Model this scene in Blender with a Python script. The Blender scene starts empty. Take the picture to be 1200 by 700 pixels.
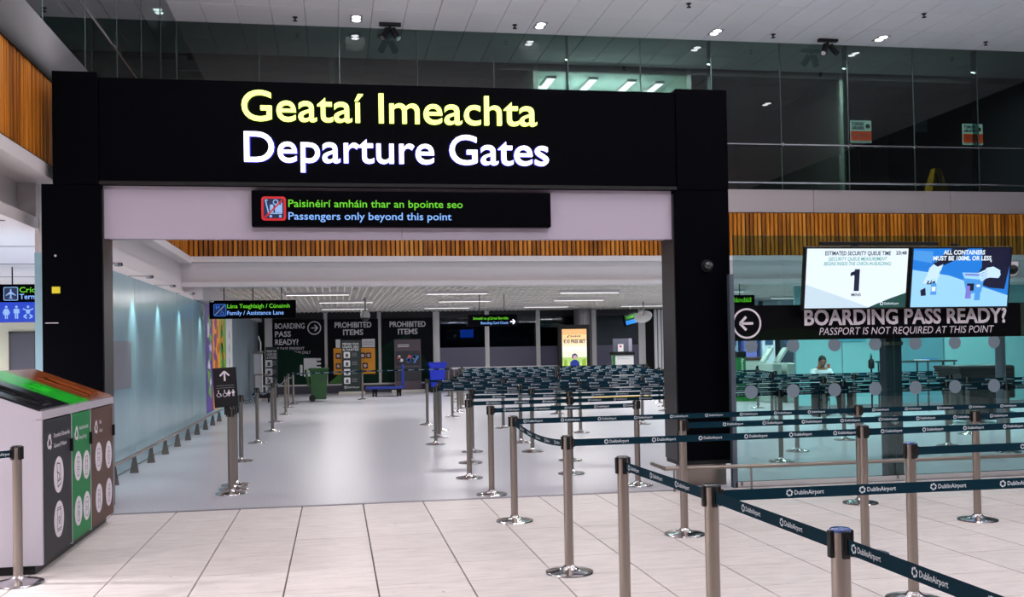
import bpy, bmesh, math, random
from mathutils import Matrix, Vector
random.seed(7)
sc = bpy.context.scene
COL = sc.collection
# ------------------------------------------------------------------ camera
F = 1191.0; H = 1.55; YAW = math.radians(9.86); PIT = math.radians(1.0); ROLL = 0.0175; CX = 600.0; CY = 386.6
fw = Vector((math.sin(YAW)*math.cos(PIT), math.cos(YAW)*math.cos(PIT), math.sin(PIT)))
r0 = Vector((math.cos(YAW), -math.sin(YAW), 0)); u0 = r0.cross(fw)
rt = r0*math.cos(ROLL) - u0*math.sin(ROLL); up = u0*math.cos(ROLL) + r0*math.sin(ROLL)
EYE = Vector((0, 0, H))
cd = bpy.data.cameras.new('camera'); cam = bpy.data.objects.new('camera', cd); COL.objects.link(cam)
cd.sensor_width = 36; cd.lens = 36*F/1200; cd.shift_y = (CY-350)/1200; cd.clip_end = 200
M = Matrix(((rt.x, up.x, -fw.x, 0), (rt.y, up.y, -fw.y, 0), (rt.z, up.z, -fw.z, H), (0, 0, 0, 1)))
cam.matrix_world = M
sc.camera = cam
def ray(x, y): return fw + rt*((x-CX)/F) - up*((y-CY)/F)
def at(x, y, Y):                       # the real point at depth Y seen at that place of the photograph
    d = ray(x, y); return EYE + d*(Y/d.y)
def atX(x, y, X):
    d = ray(x, y); return EYE + d*(X/d.x)
def atZ(x, y, z=0.0):
    d = ray(x, y); return EYE + d*((z-H)/d.z)
# ------------------------------------------------------------------ world, exposure
w = bpy.data.worlds.new('world'); sc.world = w; w.use_nodes = True
w.node_tree.nodes['Background'].inputs[0].default_value = (0.02, 0.025, 0.035, 1)
w.node_tree.nodes['Background'].inputs[1].default_value = 0.4
sc.view_settings.view_transform = 'Standard'; sc.view_settings.look = 'None'
sc.view_settings.exposure = 0.0; sc.view_settings.gamma = 1.0; sc.view_settings.use_curve_mapping = False
sc.cycles.max_bounces = 8; sc.cycles.transparent_max_bounces = 24; sc.cycles.glossy_bounces = 4
sc.cycles.caustics_reflective = False; sc.cycles.caustics_refractive = False
sc.cycles.sample_clamp_indirect = 4
# ------------------------------------------------------------------ lights (the lamps of the building, and added fill lights)
HALL = 150      # watts per hall downlight
GRID = 58       # watts per strip lamp under the low ceiling
def area(name, loc, sx, sy, watts, color=(1, 1, 1), rot=(0, 0, 0)):
    l = bpy.data.lights.new(name, 'AREA'); l.shape = 'RECTANGLE'; l.size = sx; l.size_y = sy
    l.energy = watts; l.color = color
    o = bpy.data.objects.new(name, l); COL.objects.link(o); o.location = loc; o.rotation_euler = rot
    return o
def spot(name, loc, watts, ang, color=(1, 1, 1), rot=(0, 0, 0), rad=0.1, blend=0.6):
    l = bpy.data.lights.new(name, 'SPOT'); l.energy = watts; l.spot_size = math.radians(ang); l.spot_blend = blend
    l.shadow_soft_size = rad; l.color = color
    o = bpy.data.objects.new(name, l); COL.objects.link(o); o.location = loc; o.rotation_euler = rot
    return o
ZC = 8.18; YF = 21.0; XL = -2.85; ZF = 4.93; ZLOW = 2.93; YG = 10.6; YEND = 37.6
HALL_SPOTS = []
for yy in (20.4, 15.6, 10.8, 6.0, 1.2, -3.0):
    for xx in (-3.28, 0.5, 4.25, 8.05, 11.86):
        if xx < -3 and yy < 20: continue
        HALL_SPOTS.append((xx, yy))
for xx, yy in HALL_SPOTS:
    spot('hall_downlight_lamp', (xx, yy, ZC-0.1), HALL*(1.9 if yy == 15.6 else 1.3 if yy > 20 else 0.9), 150, (1.0, 0.965, 0.97), rad=0.22, blend=0.8)
area('gallery_down_fill', (10.0, 22.6, ZC-0.06), 12, 0.1, 520, (1.0, 1.0, 0.97))  # added fill to brighten the gallery and the wet floor sign
for xx, yy in ((9.8, 25.2), (11.6, 28.6), (13.2, 27.0)): spot('machine_fill', (xx, yy, 2.84), 130, 160, (0.9, 1.0, 0.98), rad=0.12)  # added fill to brighten the machines
for i, (xx, zz) in enumerate(((-1.0, ZC-0.55), (3.6, ZC-0.55), (8.2, ZC-0.55), (12.8, ZC-0.55))):       # added fill lights, unseen, aimed forward from behind the camera
    area('hall_front_fill', (xx, -2.4, zz), 1.2, 0.8, 130, (1.0, 0.97, 0.99), rot=(math.radians(58), 0, 0))
area('portal_top_fill', (0.8, 10.9, 4.45), 6.4, 0.12, 680, (1.0, 0.98, 0.98), rot=(math.radians(180), 0, 0))   # added upward fill for the high ceiling, hidden above the portal
area('rear_up_fill', (8.0, -4.6, 4.2), 14, 0.12, 700, (1.0, 0.98, 0.98), rot=(math.radians(180), 0, 0))  # added unseen fill, lifts the ceiling from behind the camera
area('fascia_up_fill', (-2.6, 4.0, 5.05), 0.1, 12, 240, (1.0, 0.98, 0.98), rot=(0, math.radians(190), 0))  # added upward fill along the left fascia
area('gallery_up_fill', (7.0, 22.3, 5.1), 16, 0.1, 60, (0.85, 1.0, 0.97), rot=(math.radians(180), 0, 0))  # added upward fill for the tiles behind the upper glass
area('office_up_fill', (6.4, 24.6, 7.3), 2.6, 0.3, 110, (0.88, 1.0, 0.95), rot=(math.radians(180), 0, 0))  # added upward fill for the office ceiling, no pendant hangs there
STRIPS = []
for yy in (24.4, 28.4, 33.0):
    for xx in (-0.4, 2.9, 6.2, 9.5, 12.8, 16.0):
        STRIPS.append((xx + (0.7 if yy > 28 else 0), yy))
for xx, yy in STRIPS:
    area('strip_lamp', (xx, yy, ZLOW-0.075), 1.45, 0.06, GRID, (1.0, 0.97, 0.96))
for yy in (12.55, 14.6, 16.6, 18.8, 21.6):
    spot('wall_washer_lamp', (-2.50, yy, 2.57), 62, 64, (0.72, 1.0, 0.97), rot=(0, math.radians(12), 0), rad=0.02, blend=1.0)
for xx, yy in ((-4.6, 12.0), (-6.6, 16.0), (-4.9, 8.0), (-5.4, 18.5), (-5.0, 4.0)):
    spot('corridor_downlight_lamp', (xx, yy, 2.78), 620, 170, (1.0, 0.96, 0.98), rad=0.12)
for xx, yy in ((5.25, 24.6), (7.5, 24.6)):
    area('upper_room_lamp', (xx, yy, 8.02), 0.5, 1.0, 150, (0.9, 1.0, 0.95), rot=(math.radians(15), 0, 0))
for xx, yy in ((12.3, 19.0), (14.6, 20.4), (10.6, 20.0), (13.4, 15.8), (8.6, 18.0), (15.0, 17.0)):   # lamps of the security area, hung in the atrium edge
    spot('security_lamp', (xx, yy, 3.2), 270, 150, (0.75, 1.0, 0.98), rad=0.1)

# ------------------------------------------------------------------ materials
def lin(c):
    return tuple(((v/255)/12.92 if v/255 <= 0.04045 else ((v/255+0.055)/1.055)**2.4) for v in c) + (1,)
MATS = {}
def mat(name, rgb, rough=0.5, metal=0.0, emit=None, es=0.0, noise=None, bump=None, spec=None, coat=0.0, rnd=0.0):
    if name in MATS: return MATS[name]
    m = bpy.data.materials.new(name); m.use_nodes = True; nt = m.node_tree; b = nt.nodes['Principled BSDF']
    b.inputs['Base Color'].default_value = lin(rgb); b.inputs['Roughness'].default_value = rough
    b.inputs['Metallic'].default_value = metal; b.inputs['Coat Weight'].default_value = coat
    if spec is not None: b.inputs['Specular IOR Level'].default_value = spec
    if emit: b.inputs['Emission Color'].default_value = lin(emit); b.inputs['Emission Strength'].default_value = es
    col = None
    if noise:                                   # (scale, darker rgb, lo, hi, stretch)
        tc = nt.nodes.new('ShaderNodeTexCoord'); mp = nt.nodes.new('ShaderNodeMapping'); mp.inputs['Scale'].default_value = noise[4] if len(noise) > 4 else (1, 1, 1)
        n = nt.nodes.new('ShaderNodeTexNoise'); n.inputs['Scale'].default_value = noise[0]; n.inputs['Detail'].default_value = 5
        r = nt.nodes.new('ShaderNodeValToRGB'); r.color_ramp.elements[0].position = noise[2]; r.color_ramp.elements[1].position = noise[3]
        r.color_ramp.elements[0].color = lin(noise[1]); r.color_ramp.elements[1].color = lin(rgb)
        geo = nt.nodes.new('ShaderNodeNewGeometry')
        nt.links.new(geo.outputs['Position'], mp.inputs[0]); nt.links.new(mp.outputs[0], n.inputs['Vector'])
        nt.links.new(n.outputs['Fac'], r.inputs[0]); nt.links.new(r.outputs[0], b.inputs['Base Color']); col = r
    if rnd:                                     # each object / piece a little lighter or darker
        oi = nt.nodes.new('ShaderNodeObjectInfo'); mr = nt.nodes.new('ShaderNodeMapRange')
        mr.inputs[3].default_value = 1-rnd; mr.inputs[4].default_value = 1+rnd*0.4
        hs = nt.nodes.new('ShaderNodeHueSaturation'); hs.inputs['Color'].default_value = lin(rgb)
        nt.links.new(oi.outputs['Random'], mr.inputs[0]); nt.links.new(mr.outputs[0], hs.inputs['Value'])
        if col: nt.links.new(col.outputs[0], hs.inputs['Color'])
        nt.links.new(hs.outputs[0], b.inputs['Base Color'])
    if bump:
        n2 = nt.nodes.new('ShaderNodeTexNoise'); n2.inputs['Scale'].default_value = bump[0]
        bp = nt.nodes.new('ShaderNodeBump'); bp.inputs['Strength'].default_value = bump[1]; bp.inputs['Distance'].default_value = 0.01
        nt.links.new(n2.outputs['Fac'], bp.inputs['Height']); nt.links.new(bp.outputs[0], b.inputs['Normal'])
    MATS[name] = m; return m
def glow(name, rgb, es=1.0):
    if name in MATS: return MATS[name]
    m = bpy.data.materials.new(name); m.use_nodes = True; nt = m.node_tree
    b = nt.nodes['Principled BSDF']; b.inputs['Base Color'].default_value = lin(tuple(v*0.5 for v in rgb)); b.inputs['Roughness'].default_value = 0.3
    b.inputs['Emission Color'].default_value = lin(rgb); b.inputs['Emission Strength'].default_value = es
    MATS[name] = m; return m
def glass(name, tint, refl=1.0, rough=0.0, ior=1.5):
    if name in MATS: return MATS[name]
    m = bpy.data.materials.new(name); m.use_nodes = True; nt = m.node_tree; nt.nodes.clear()
    o = nt.nodes.new('ShaderNodeOutputMaterial'); mx = nt.nodes.new('ShaderNodeMixShader')
    t = nt.nodes.new('ShaderNodeBsdfTransparent'); t.inputs[0].default_value = lin(tint)
    g = nt.nodes.new('ShaderNodeBsdfGlossy'); g.inputs['Roughness'].default_value = rough; g.inputs[0].default_value = (refl, refl, refl, 1)
    f = nt.nodes.new('ShaderNodeFresnel'); gb = nt.nodes.new('ShaderNodeNewGeometry'); mr = nt.nodes.new('ShaderNodeMapRange')   # same index from either face of a thin pane
    mr.inputs[3].default_value = ior; mr.inputs[4].default_value = 1/ior
    nt.links.new(gb.outputs['Backfacing'], mr.inputs[0]); nt.links.new(mr.outputs[0], f.inputs[0])
    nt.links.new(f.outputs[0], mx.inputs[0]); nt.links.new(t.outputs[0], mx.inputs[1]); nt.links.new(g.outputs[0], mx.inputs[2])
    nt.links.new(mx.outputs[0], o.inputs[0]); MATS[name] = m; return m
def tilemat():
    m = mat('stone_tile', (222, 214, 212), rough=0.42, noise=(7, (205, 198, 196), 0.30, 0.62, (0.6, 2.2, 1)), rnd=0.05)
    nt = m.node_tree; b = nt.nodes['Principled BSDF']; l = b.inputs['Base Color'].links[0]; src = l.from_socket
    geo = nt.nodes.new('ShaderNodeNewGeometry'); mp = nt.nodes.new('ShaderNodeMapping'); mp.inputs['Scale'].default_value = (10, 26, 1)
    v = nt.nodes.new('ShaderNodeTexNoise'); v.inputs['Scale'].default_value = 1.6; v.inputs['Detail'].default_value = 3
    r = nt.nodes.new('ShaderNodeValToRGB'); r.color_ramp.elements[0].position = 0.66; r.color_ramp.elements[1].position = 0.74
    r.color_ramp.elements[0].color = (1, 1, 1, 1); r.color_ramp.elements[1].color = (0.62, 0.58, 0.56, 1)
    mx = nt.nodes.new('ShaderNodeMixRGB'); mx.blend_type = 'MULTIPLY'; mx.inputs[0].default_value = 1
    nt.links.new(geo.outputs['Position'], mp.inputs[0]); nt.links.new(mp.outputs[0], v.inputs['Vector']); nt.links.new(v.outputs['Fac'], r.inputs[0])
    nt.links.new(src, mx.inputs[1]); nt.links.new(r.outputs[0], mx.inputs[2])
    # small dark scuff spots
    v2 = nt.nodes.new('ShaderNodeTexVoronoi'); v2.inputs['Scale'].default_value = 1.7
    r2 = nt.nodes.new('ShaderNodeValToRGB'); r2.color_ramp.elements[0].position = 0.018; r2.color_ramp.elements[1].position = 0.03
    r2.color_ramp.elements[0].color = (0.35, 0.3, 0.3, 1); r2.color_ramp.elements[1].color = (1, 1, 1, 1)
    mx2 = nt.nodes.new('ShaderNodeMixRGB'); mx2.blend_type = 'MULTIPLY'; mx2.inputs[0].default_value = 1
    nt.links.new(geo.outputs['Position'], v2.inputs['Vector']); nt.links.new(v2.outputs['Distance'], r2.inputs[0])
    nt.links.new(mx.outputs[0], mx2.inputs[1]); nt.links.new(r2.outputs[0], mx2.inputs[2])
    nt.links.new(mx2.outputs[0], b.inputs['Base Color'])
    return m
TILE = tilemat()
GROUT = mat('grout', (96, 88, 86), 0.9)
TERR = mat('terrazzo', (204, 203, 212), 0.30, noise=(55, (178, 180, 190), 0.35, 0.6), spec=0.4)
CEIL = mat('ceiling_tile', (228, 222, 226), 0.75, rnd=0.05)
CGAP = mat('ceiling_gap', (40, 38, 40), 0.9)
WHITE = mat('white_plaster', (216, 210, 212), 0.6)
PANELW = mat('white_lilac_panel', (184, 174, 194), 0.5)
BLACK = mat('black_cladding', (4, 4, 9), 0.5, spec=0.025)
BLACK2 = mat('black_cladding_side', (42, 40, 42), 0.4)
NEARBLK = mat('black_plastic', (13, 13, 17), 0.45, spec=0.3)
WOOD = mat('wood_slat', (214, 130, 34), 0.55, noise=(3, (156, 90, 20), 0.3, 0.7, (14, 14, 0.6)), spec=0.25)
WOODB = mat('wood_slat_dark', (168, 98, 24), 0.55, noise=(3, (112, 62, 14), 0.3, 0.7, (14, 14, 0.6)), spec=0.25)
WOODC = mat('wood_slat_light', (222, 148, 58), 0.5, noise=(3, (176, 104, 30), 0.3, 0.7, (14, 14, 0.6)), spec=0.25)
WOODBK = mat('wood_backing', (60, 34, 14), 0.8)
METALF = mat('fascia_metal', (188, 176, 178), 0.4, 0.4)
DARKF = mat('grey_side_fascia', (50, 48, 52), 0.5, 0.2)
STEEL = mat('brushed_steel', (148, 138, 132), 0.28, 0.95, bump=(300, 0.03))
CHROME = mat('polished_steel', (205, 202, 205), 0.16, 1.0)
BELT = mat('belt_fabric', (5, 40, 54), 0.8, spec=0.1)
INK = mat('belt_print', (205, 212, 220), 0.7)
SPLITW = mat('white_print', (222, 214, 226), 0.6)
GLASSUP = glass('upper_glass', (160, 174, 172), 0.95, ior=1.6)
GLASSLO = glass('screen_glass', (212, 232, 231), 1.0)
BLUEPAN = mat('blue_grey_wall_panel', (150, 184, 194), 0.22, spec=0.55, noise=(1.2, (138, 172, 184), 0.3, 0.7))
GREYPAN = mat('grey_wall_panel', (112, 128, 140), 0.3)
DARKIN = mat('dark_interior', (38, 42, 46), 0.7)
DARKIN2 = mat('mid_interior', (70, 76, 78), 0.7)
TEAL = mat('teal_back_painted_glass', (140, 190, 194), 0.25)
TEALD = mat('dark_teal_glass', (104, 152, 164), 0.25)
LIME = glow('lime_lit_letters', (226, 250, 120), 2.2)
LITW = glow('white_lit_letters', (232, 232, 255), 2.6)
GREENT = glow('green_sign_print', (96, 200, 30), 1.0)
BLUET = glow('pale_blue_sign_print', (130, 180, 255), 1.0)
LAMPW = glow('lamp_diffuser', (255, 250, 250), 9.0)
# ------------------------------------------------------------------ mesh builder
class MB:
    def __init__(s): s.v = []; s.f = []; s.m = []; s.mats = []; s.seg = []
    def mi(s, m):
        if m not in s.mats: s.mats.append(m)
        return s.mats.index(m)
    def add(s, vs, fs, m, T=None):
        n = len(s.v); k = s.mi(m)
        s.v += [tuple(T @ Vector(v)) if T else tuple(v) for v in vs]
        s.f += [tuple(i+n for i in f) for f in fs]; s.m += [k]*len(fs); return s
    def box(s, a, b, m, T=None):
        x0, y0, z0 = a; x1, y1, z1 = b
        vs = [(x0,y0,z0),(x1,y0,z0),(x1,y1,z0),(x0,y1,z0),(x0,y0,z1),(x1,y0,z1),(x1,y1,z1),(x0,y1,z1)]
        return s.add(vs, [(0,3,2,1),(4,5,6,7),(0,1,5,4),(1,2,6,5),(2,3,7,6),(3,0,4,7)], m, T)
    def cbox(s, a, b, m, c=0.01, T=None):       # box with chamfered edges all round
        bm = bmesh.new(); bmesh.ops.create_cube(bm, size=1)
        for v in bm.verts: v.co = Vector([(a[i]+b[i])/2 + v.co[i]*(b[i]-a[i]) for i in range(3)])
        bmesh.ops.bevel(bm, geom=bm.edges[:], offset=c, segments=2, affect='EDGES', profile=0.5)
        bm.verts.index_update(); r = s.add([v.co.copy() for v in bm.verts], [tuple(v.index for v in f.verts) for f in bm.faces], m, T); bm.free(); return r
    def lathe(s, prof, m, n=20, c=(0, 0, 0), T=None):
        vs = []; fs = []; k = len(prof)
        for i in range(n):
            a = 2*math.pi*i/n
            for r, z in prof: vs.append((c[0]+r*math.cos(a), c[1]+r*math.sin(a), c[2]+z))
        for i in range(n):
            j = (i+1) % n
            for q in range(k-1): fs.append((i*k+q, j*k+q, j*k+q+1, i*k+q+1))
        if prof[0][0] > 1e-6: fs.append(tuple(i*k for i in reversed(range(n))))
        if prof[-1][0] > 1e-6: fs.append(tuple(i*k+k-1 for i in range(n)))
        return s.add(vs, fs, m, T)
    def cyl(s, p, q, r, m, n=14, r2=None):
        p = Vector(p); q = Vector(q); d = q-p; r2 = r if r2 is None else r2
        T = Matrix.Translation(p) @ d.to_track_quat('Z', 'Y').to_matrix().to_4x4()
        return s.lathe([(r, 0), (r2, d.length)], m, n, T=T)
    def tube(s, pts, r, m, n=8):
        for i in range(len(pts)-1): s.cyl(pts[i], pts[i+1], r, m, n)
        for p in pts[1:-1]: s.ball(p, r*1.02, m, 8, 6)
        return s
    def ball(s, c, r, m, n=14, k=8, sc3=(1, 1, 1)):
        prof = [(max(0.0001, math.sin(math.pi*i/k)), -math.cos(math.pi*i/k)) for i in range(k+1)]
        T = Matrix.Translation(Vector(c)) @ Matrix.Diagonal((r*sc3[0], r*sc3[1], r*sc3[2], 1))
        return s.lathe(prof, m, n, T=T)
    def prism(s, poly, d, m, T=None):           # polygon in local xy, extruded along local z by d
        n = len(poly); vs = [(x, y, 0) for x, y in poly] + [(x, y, d) for x, y in poly]
        fs = [tuple(reversed(range(n))), tuple(range(n, 2*n))] + [(i, (i+1) % n, n+(i+1) % n, n+i) for i in range(n)]
        return s.add(vs, fs, m, T)
    def ring(s, r0_, r1_, d, m, T=None, n=32, a0=0, a1=2*math.pi):
        full = abs(a1-a0-2*math.pi) < 1e-6; vs = []; fs = []; cnt = n if full else n+1
        for i in range(cnt):
            a = a0+(a1-a0)*i/n
            for r in (r0_, r1_):
                for z in (0, d): vs.append((r*math.cos(a), r*math.sin(a), z))
        for i in range(n):
            a = i*4; b = ((i+1) % cnt)*4
            fs += [(a+1, a+3, b+3, b+1), (a, b, b+2, a+2), (a+2, b+2, b+3, a+3), (a, a+1, b+1, b)]
        return s.add(vs, fs, m, T)
    def mesh(s, name, org):
        me = bpy.data.meshes.new(name); o = Vector(org)
        me.from_pydata([(v[0]-o.x, v[1]-o.y, v[2]-o.z) for v in s.v], [], s.f)
        for m in s.mats: me.materials.append(m)
        me.polygons.foreach_set('material_index', s.m); me.update()
        return me
    def build(s, name, parent=None, label=None, smooth=False, org=None, kind=None, cat=None, group=None):
        if name == 'lettering' and len(s.seg) > 1 and not parent.name.startswith('belt'):     # one object per line of print
            cuts = [(0, 0)]+s.seg[1:]+[(len(s.v), len(s.f))]
            for (v0, f0), (v1, f1) in zip(cuts, cuts[1:]):
                q = MB(); q.mats = list(s.mats); q.v = s.v[v0:v1]; q.f = [tuple(i-v0 for i in f) for f in s.f[f0:f1]]; q.m = s.m[f0:f1]
                last = q.build(name, parent, label, smooth, org, kind, cat, group)
            return last
        if parent is not None: org = world_loc(parent) if org is None else org
        if org is None:
            xs = [v[0] for v in s.v]; ys = [v[1] for v in s.v]; zs = [v[2] for v in s.v]
            org = ((min(xs)+max(xs))/2, (min(ys)+max(ys))/2, min(zs))
        me = s.mesh(name, org); o = bpy.data.objects.new(name, me); COL.objects.link(o)
        if parent is not None: o.parent = parent; o.location = Vector(org)-world_loc(parent)
        else: o.location = org
        if smooth: sm(me)
        tag(o, label, cat, group, kind); return o
def sm(me, ang=40):
    me.polygons.foreach_set('use_smooth', [True]*len(me.polygons))
    try: me.set_sharp_from_angle(angle=math.radians(ang))
    except Exception: pass
def world_loc(o):
    p = Vector(o.location)
    while o.parent: o = o.parent; p += Vector(o.location)
    return p
def tag(o, label=None, cat=None, group=None, kind=None):
    if label: o['label'] = label
    if cat: o['category'] = cat
    if group: o['group'] = group
    if kind: o['kind'] = kind
    return o
def thing(name, label, cat, loc, group=None, kind=None):
    o = bpy.data.objects.new(name, None); COL.objects.link(o); o.location = loc; o.empty_display_size = 0.1
    return tag(o, label, cat, group, kind)
def struct(name, mb, parent=None, label=None):
    return mb.build(name, parent, label, kind=None if parent else 'structure')
# ------------------------------------------------------------------ lettering
TC = {}
def text_geo(s, bold=0.0, res=3, shear=0.0, space=1.0):
    key = (s, bold, res, shear, space)
    if key in TC: return TC[key]
    c = bpy.data.curves.new('t', 'FONT'); c.body = s; c.resolution_u = res; c.offset = bold; c.shear = shear; c.space_character = space
    o = bpy.data.objects.new('t', c); me = o.to_mesh()
    vs = [tuple(v.co) for v in me.vertices]; fs = [tuple(p.vertices) for p in me.polygons]
    o.to_mesh_clear(); bpy.data.objects.remove(o); bpy.data.curves.remove(c)
    x0 = min(v[0] for v in vs); x1 = max(v[0] for v in vs)
    vs = [(v[0]-x0, v[1], 0) for v in vs]
    TC[key] = (vs, fs, x1-x0); return TC[key]
CAPH = 0.682
def put_text(mb, s, org, xd, yd, m, cap=None, width=None, align='l', bold=0.0, res=3, shear=0.0, depth=0.0, space=1.0, fit=True):
    """letters in the plane spanned by xd, yd; org = left (or centre) of the baseline"""
    vs, fs, w_ = text_geo(s, bold, res, shear, space)
    sy = (cap/CAPH) if cap else width/w_
    sx = (width/w_) if (width and fit) else sy
    mb.seg.append((len(mb.v), len(mb.f)))
    xd = Vector(xd).normalized(); yd = Vector(yd).normalized(); nd = xd.cross(yd); org = Vector(org)
    off = {'l': 0, 'c': -w_*sx/2, 'r': -w_*sx}[align]
    P = [org + xd*(v[0]*sx+off) + yd*(v[1]*sy) + nd*depth for v in vs]
    if depth > 0.004:                          # give raised letters side walls
        n = len(P); Q = [p - nd*depth for p in P]; edge = {}
        for f in fs:
            for a, b in zip(f, f[1:]+f[:1]): edge[(a, b)] = edge.get((a, b), 0)+1
        wall = [(b, a, a+n, b+n) for (a, b) in edge if (b, a) not in edge]
        mb.add(P+Q, list(fs)+[tuple(x) for x in wall], m)
    else: mb.add(P, fs, m)
    return w_*sx
def plate(p, xd, yd, nd=None):                 # matrix: local xy on a surface, z out of it
    xd = Vector(xd).normalized(); yd = Vector(yd).normalized(); nd = xd.cross(yd)
    return Matrix(((xd.x, yd.x, nd.x, p[0]), (xd.y, yd.y, nd.y, p[1]), (xd.z, yd.z, nd.z, p[2]), (0, 0, 0, 1)))
XD = (1, 0, 0); ZD = (0, 0, 1)
def rrect(w_, h, r=0.01, n=3, cx=0, cy=0):
    pts = []
    for qx, qy, a in ((1, 1, 0), (-1, 1, 90), (-1, -1, 180), (1, -1, 270)):
        for i in range(n+1):
            t = math.radians(a+90*i/n); pts.append((cx+qx*(w_/2-r)+r*math.cos(t), cy+qy*(h/2-r)+r*math.sin(t)))
    return pts
def circ(r, cx=0, cy=0, n=20): return [(cx+r*math.cos(2*math.pi*i/n), cy+r*math.sin(2*math.pi*i/n)) for i in range(n)]
def seg(a, b, t):                              # a bar of width t between two 2-D points
    d = Vector((b[0]-a[0], b[1]-a[1])); d.normalize(); n = Vector((-d.y, d.x))*t/2
    return [(a[0]+n.x, a[1]+n.y), (a[0]-n.x, a[1]-n.y), (b[0]-n.x, b[1]-n.y), (b[0]+n.x, b[1]+n.y)]
def arrow(mb, T, s, m, ang=0, d=0.002, t=0.16):
    R = T @ Matrix.Rotation(math.radians(ang), 4, 'Z')
    mb.prism(seg((-0.45*s, 0), (0.42*s, 0), t*s), d, m, R)
    for k in (1, -1): mb.prism(seg((0.5*s, 0), (0.05*s, 0.45*s*k), t*s), d, m, R)
def man(mb, T, h, m, kind='man', d=0.002):
    mb.prism(circ(0.09*h, 0, 0.88*h, 14), d, m, T)
    if kind == 'woman':
        mb.prism([(-0.1*h, 0.75*h), (-0.22*h, 0.30*h), (0.22*h, 0.30*h), (0.1*h, 0.75*h)], d, m, T)
        for k in (-1, 1): mb.prism(seg((0.11*h*k, 0.72*h), (0.24*h*k, 0.42*h), 0.06*h), d, m, T)
        for k in (-1, 1): mb.prism(seg((0.06*h*k, 0.3*h), (0.06*h*k, 0), 0.08*h), d, m, T)
    elif kind == 'baby':
        mb.prism(circ(0.07*h, 0, 0.84*h, 14), d, m, T)
        mb.prism(rrect(0.26*h, 0.3*h, 0.08*h, 3, 0, 0.52*h), d, m, T)
        for k in (-1, 1):
            mb.prism(seg((0.1*h*k, 0.62*h), (0.36*h*k, 0.74*h), 0.09*h), d, m, T)
            mb.prism(seg((0.1*h*k, 0.3*h), (0.3*h*k, 0.16*h), 0.12*h), d, m, T)
            mb.prism(seg((0.3*h*k, 0.16*h), (0.08*h*k, 0.02*h), 0.1*h), d, m, T)
    elif kind == 'wheelchair':
        mb.prism(seg((0, 0.8*h), (0, 0.45*h), 0.1*h), d, m, T); mb.prism(seg((0, 0.5*h), (0.28*h, 0.45*h), 0.09*h), d, m, T)
        mb.prism(seg((0.27*h, 0.47*h), (0.4*h, 0.1*h), 0.09*h), d, m, T)
        mb.ring(0.24*h, 0.31*h, d, m, T @ Matrix.Translation((0.02*h, 0.27*h, 0)), 16, math.radians(130), math.radians(385))
    else:
        mb.prism(rrect(0.28*h, 0.36*h, 0.06*h, 2, 0, 0.57*h), d, m, T)
        for k in (-1, 1):
            mb.prism(seg((0.17*h*k, 0.72*h), (0.17*h*k, 0.4*h), 0.06*h), d, m, T)
            mb.prism(seg((0.065*h*k, 0.42*h), (0.065*h*k, 0), 0.09*h), d, m, T)
def swirl(mb, T, r, m, d=0.001, near=True):    # the round emblem of curved blades
    if near:
        for i in range(6):
            a = math.radians(60*i)
            pts = [(r*math.cos(a), r*math.sin(a)), (r*0.95*math.cos(a+0.55), r*0.95*math.sin(a+0.55)), (r*0.78*math.cos(a+1.0), r*0.78*math.sin(a+1.0)),
                   (r*0.50*math.cos(a+0.75), r*0.50*math.sin(a+0.75)), (r*0.55*math.cos(a+0.1), r*0.55*math.sin(a+0.1))]
            mb.add([(x, y, d) for x, y in pts], [(0, 1, 2, 3, 4)], m, T)
    else: mb.ring(r*0.5, r*0.95, d, m, T, 8)
# =================================================================== THE SETTING
XR = 17.6; YB = -6.0; YT = 10.38          # right wall, back wall, end of the stone tiles
# ---- floor: slab, terrazzo, stone tiles
fm = MB().box((-9.5, YB, -0.25), (XR, YT, -0.022), GROUT).box((-9.5, YT, -0.25), (XR, YEND+0.6, 0), TERR)
floor = fm.build('floor', org=(0, 0, -0.25), kind='structure')
th = MB().box((-2.2, YT-0.02, -0.01), (3.62, YT+0.045, 0.004), mat('threshold_strip', (150, 146, 158), 0.4, 0.6)); th.build('threshold_strip', floor)
tm = MB().add([(0,0,-0.02),(0.592,0,-0.02),(0.592,0.597,-0.02),(0,0.597,-0.02),(0.002,0.002,0),(0.590,0.002,0),(0.590,0.595,0),(0.002,0.595,0)],
              [(4,5,6,7),(0,1,5,4),(1,2,6,5),(2,3,7,6),(3,0,4,7)], TILE)
tme = tm.mesh('tile', (0, 0, 0)); rest = MB(); X0 = 0.25-0.6*16
fl_loc = world_loc(floor)
for r in range(27):
    y = YT-0.02-0.6*(r+1)
    for c in range(45):
        x = X0+0.6*c+0.004
        if x < -9.4 or x > XR-0.6: continue
        if r < 9 and -3.1 < x < 8.6:
            o = bpy.data.objects.new('tile', tme); COL.objects.link(o); o.parent = floor; o.location = Vector((x, y, 0))-fl_loc
        else: rest.add([(v[0]+x, v[1]+y, v[2]) for v in tm.v], tm.f, TILE)
rest.build('tile', floor, kind='stuff')
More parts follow.
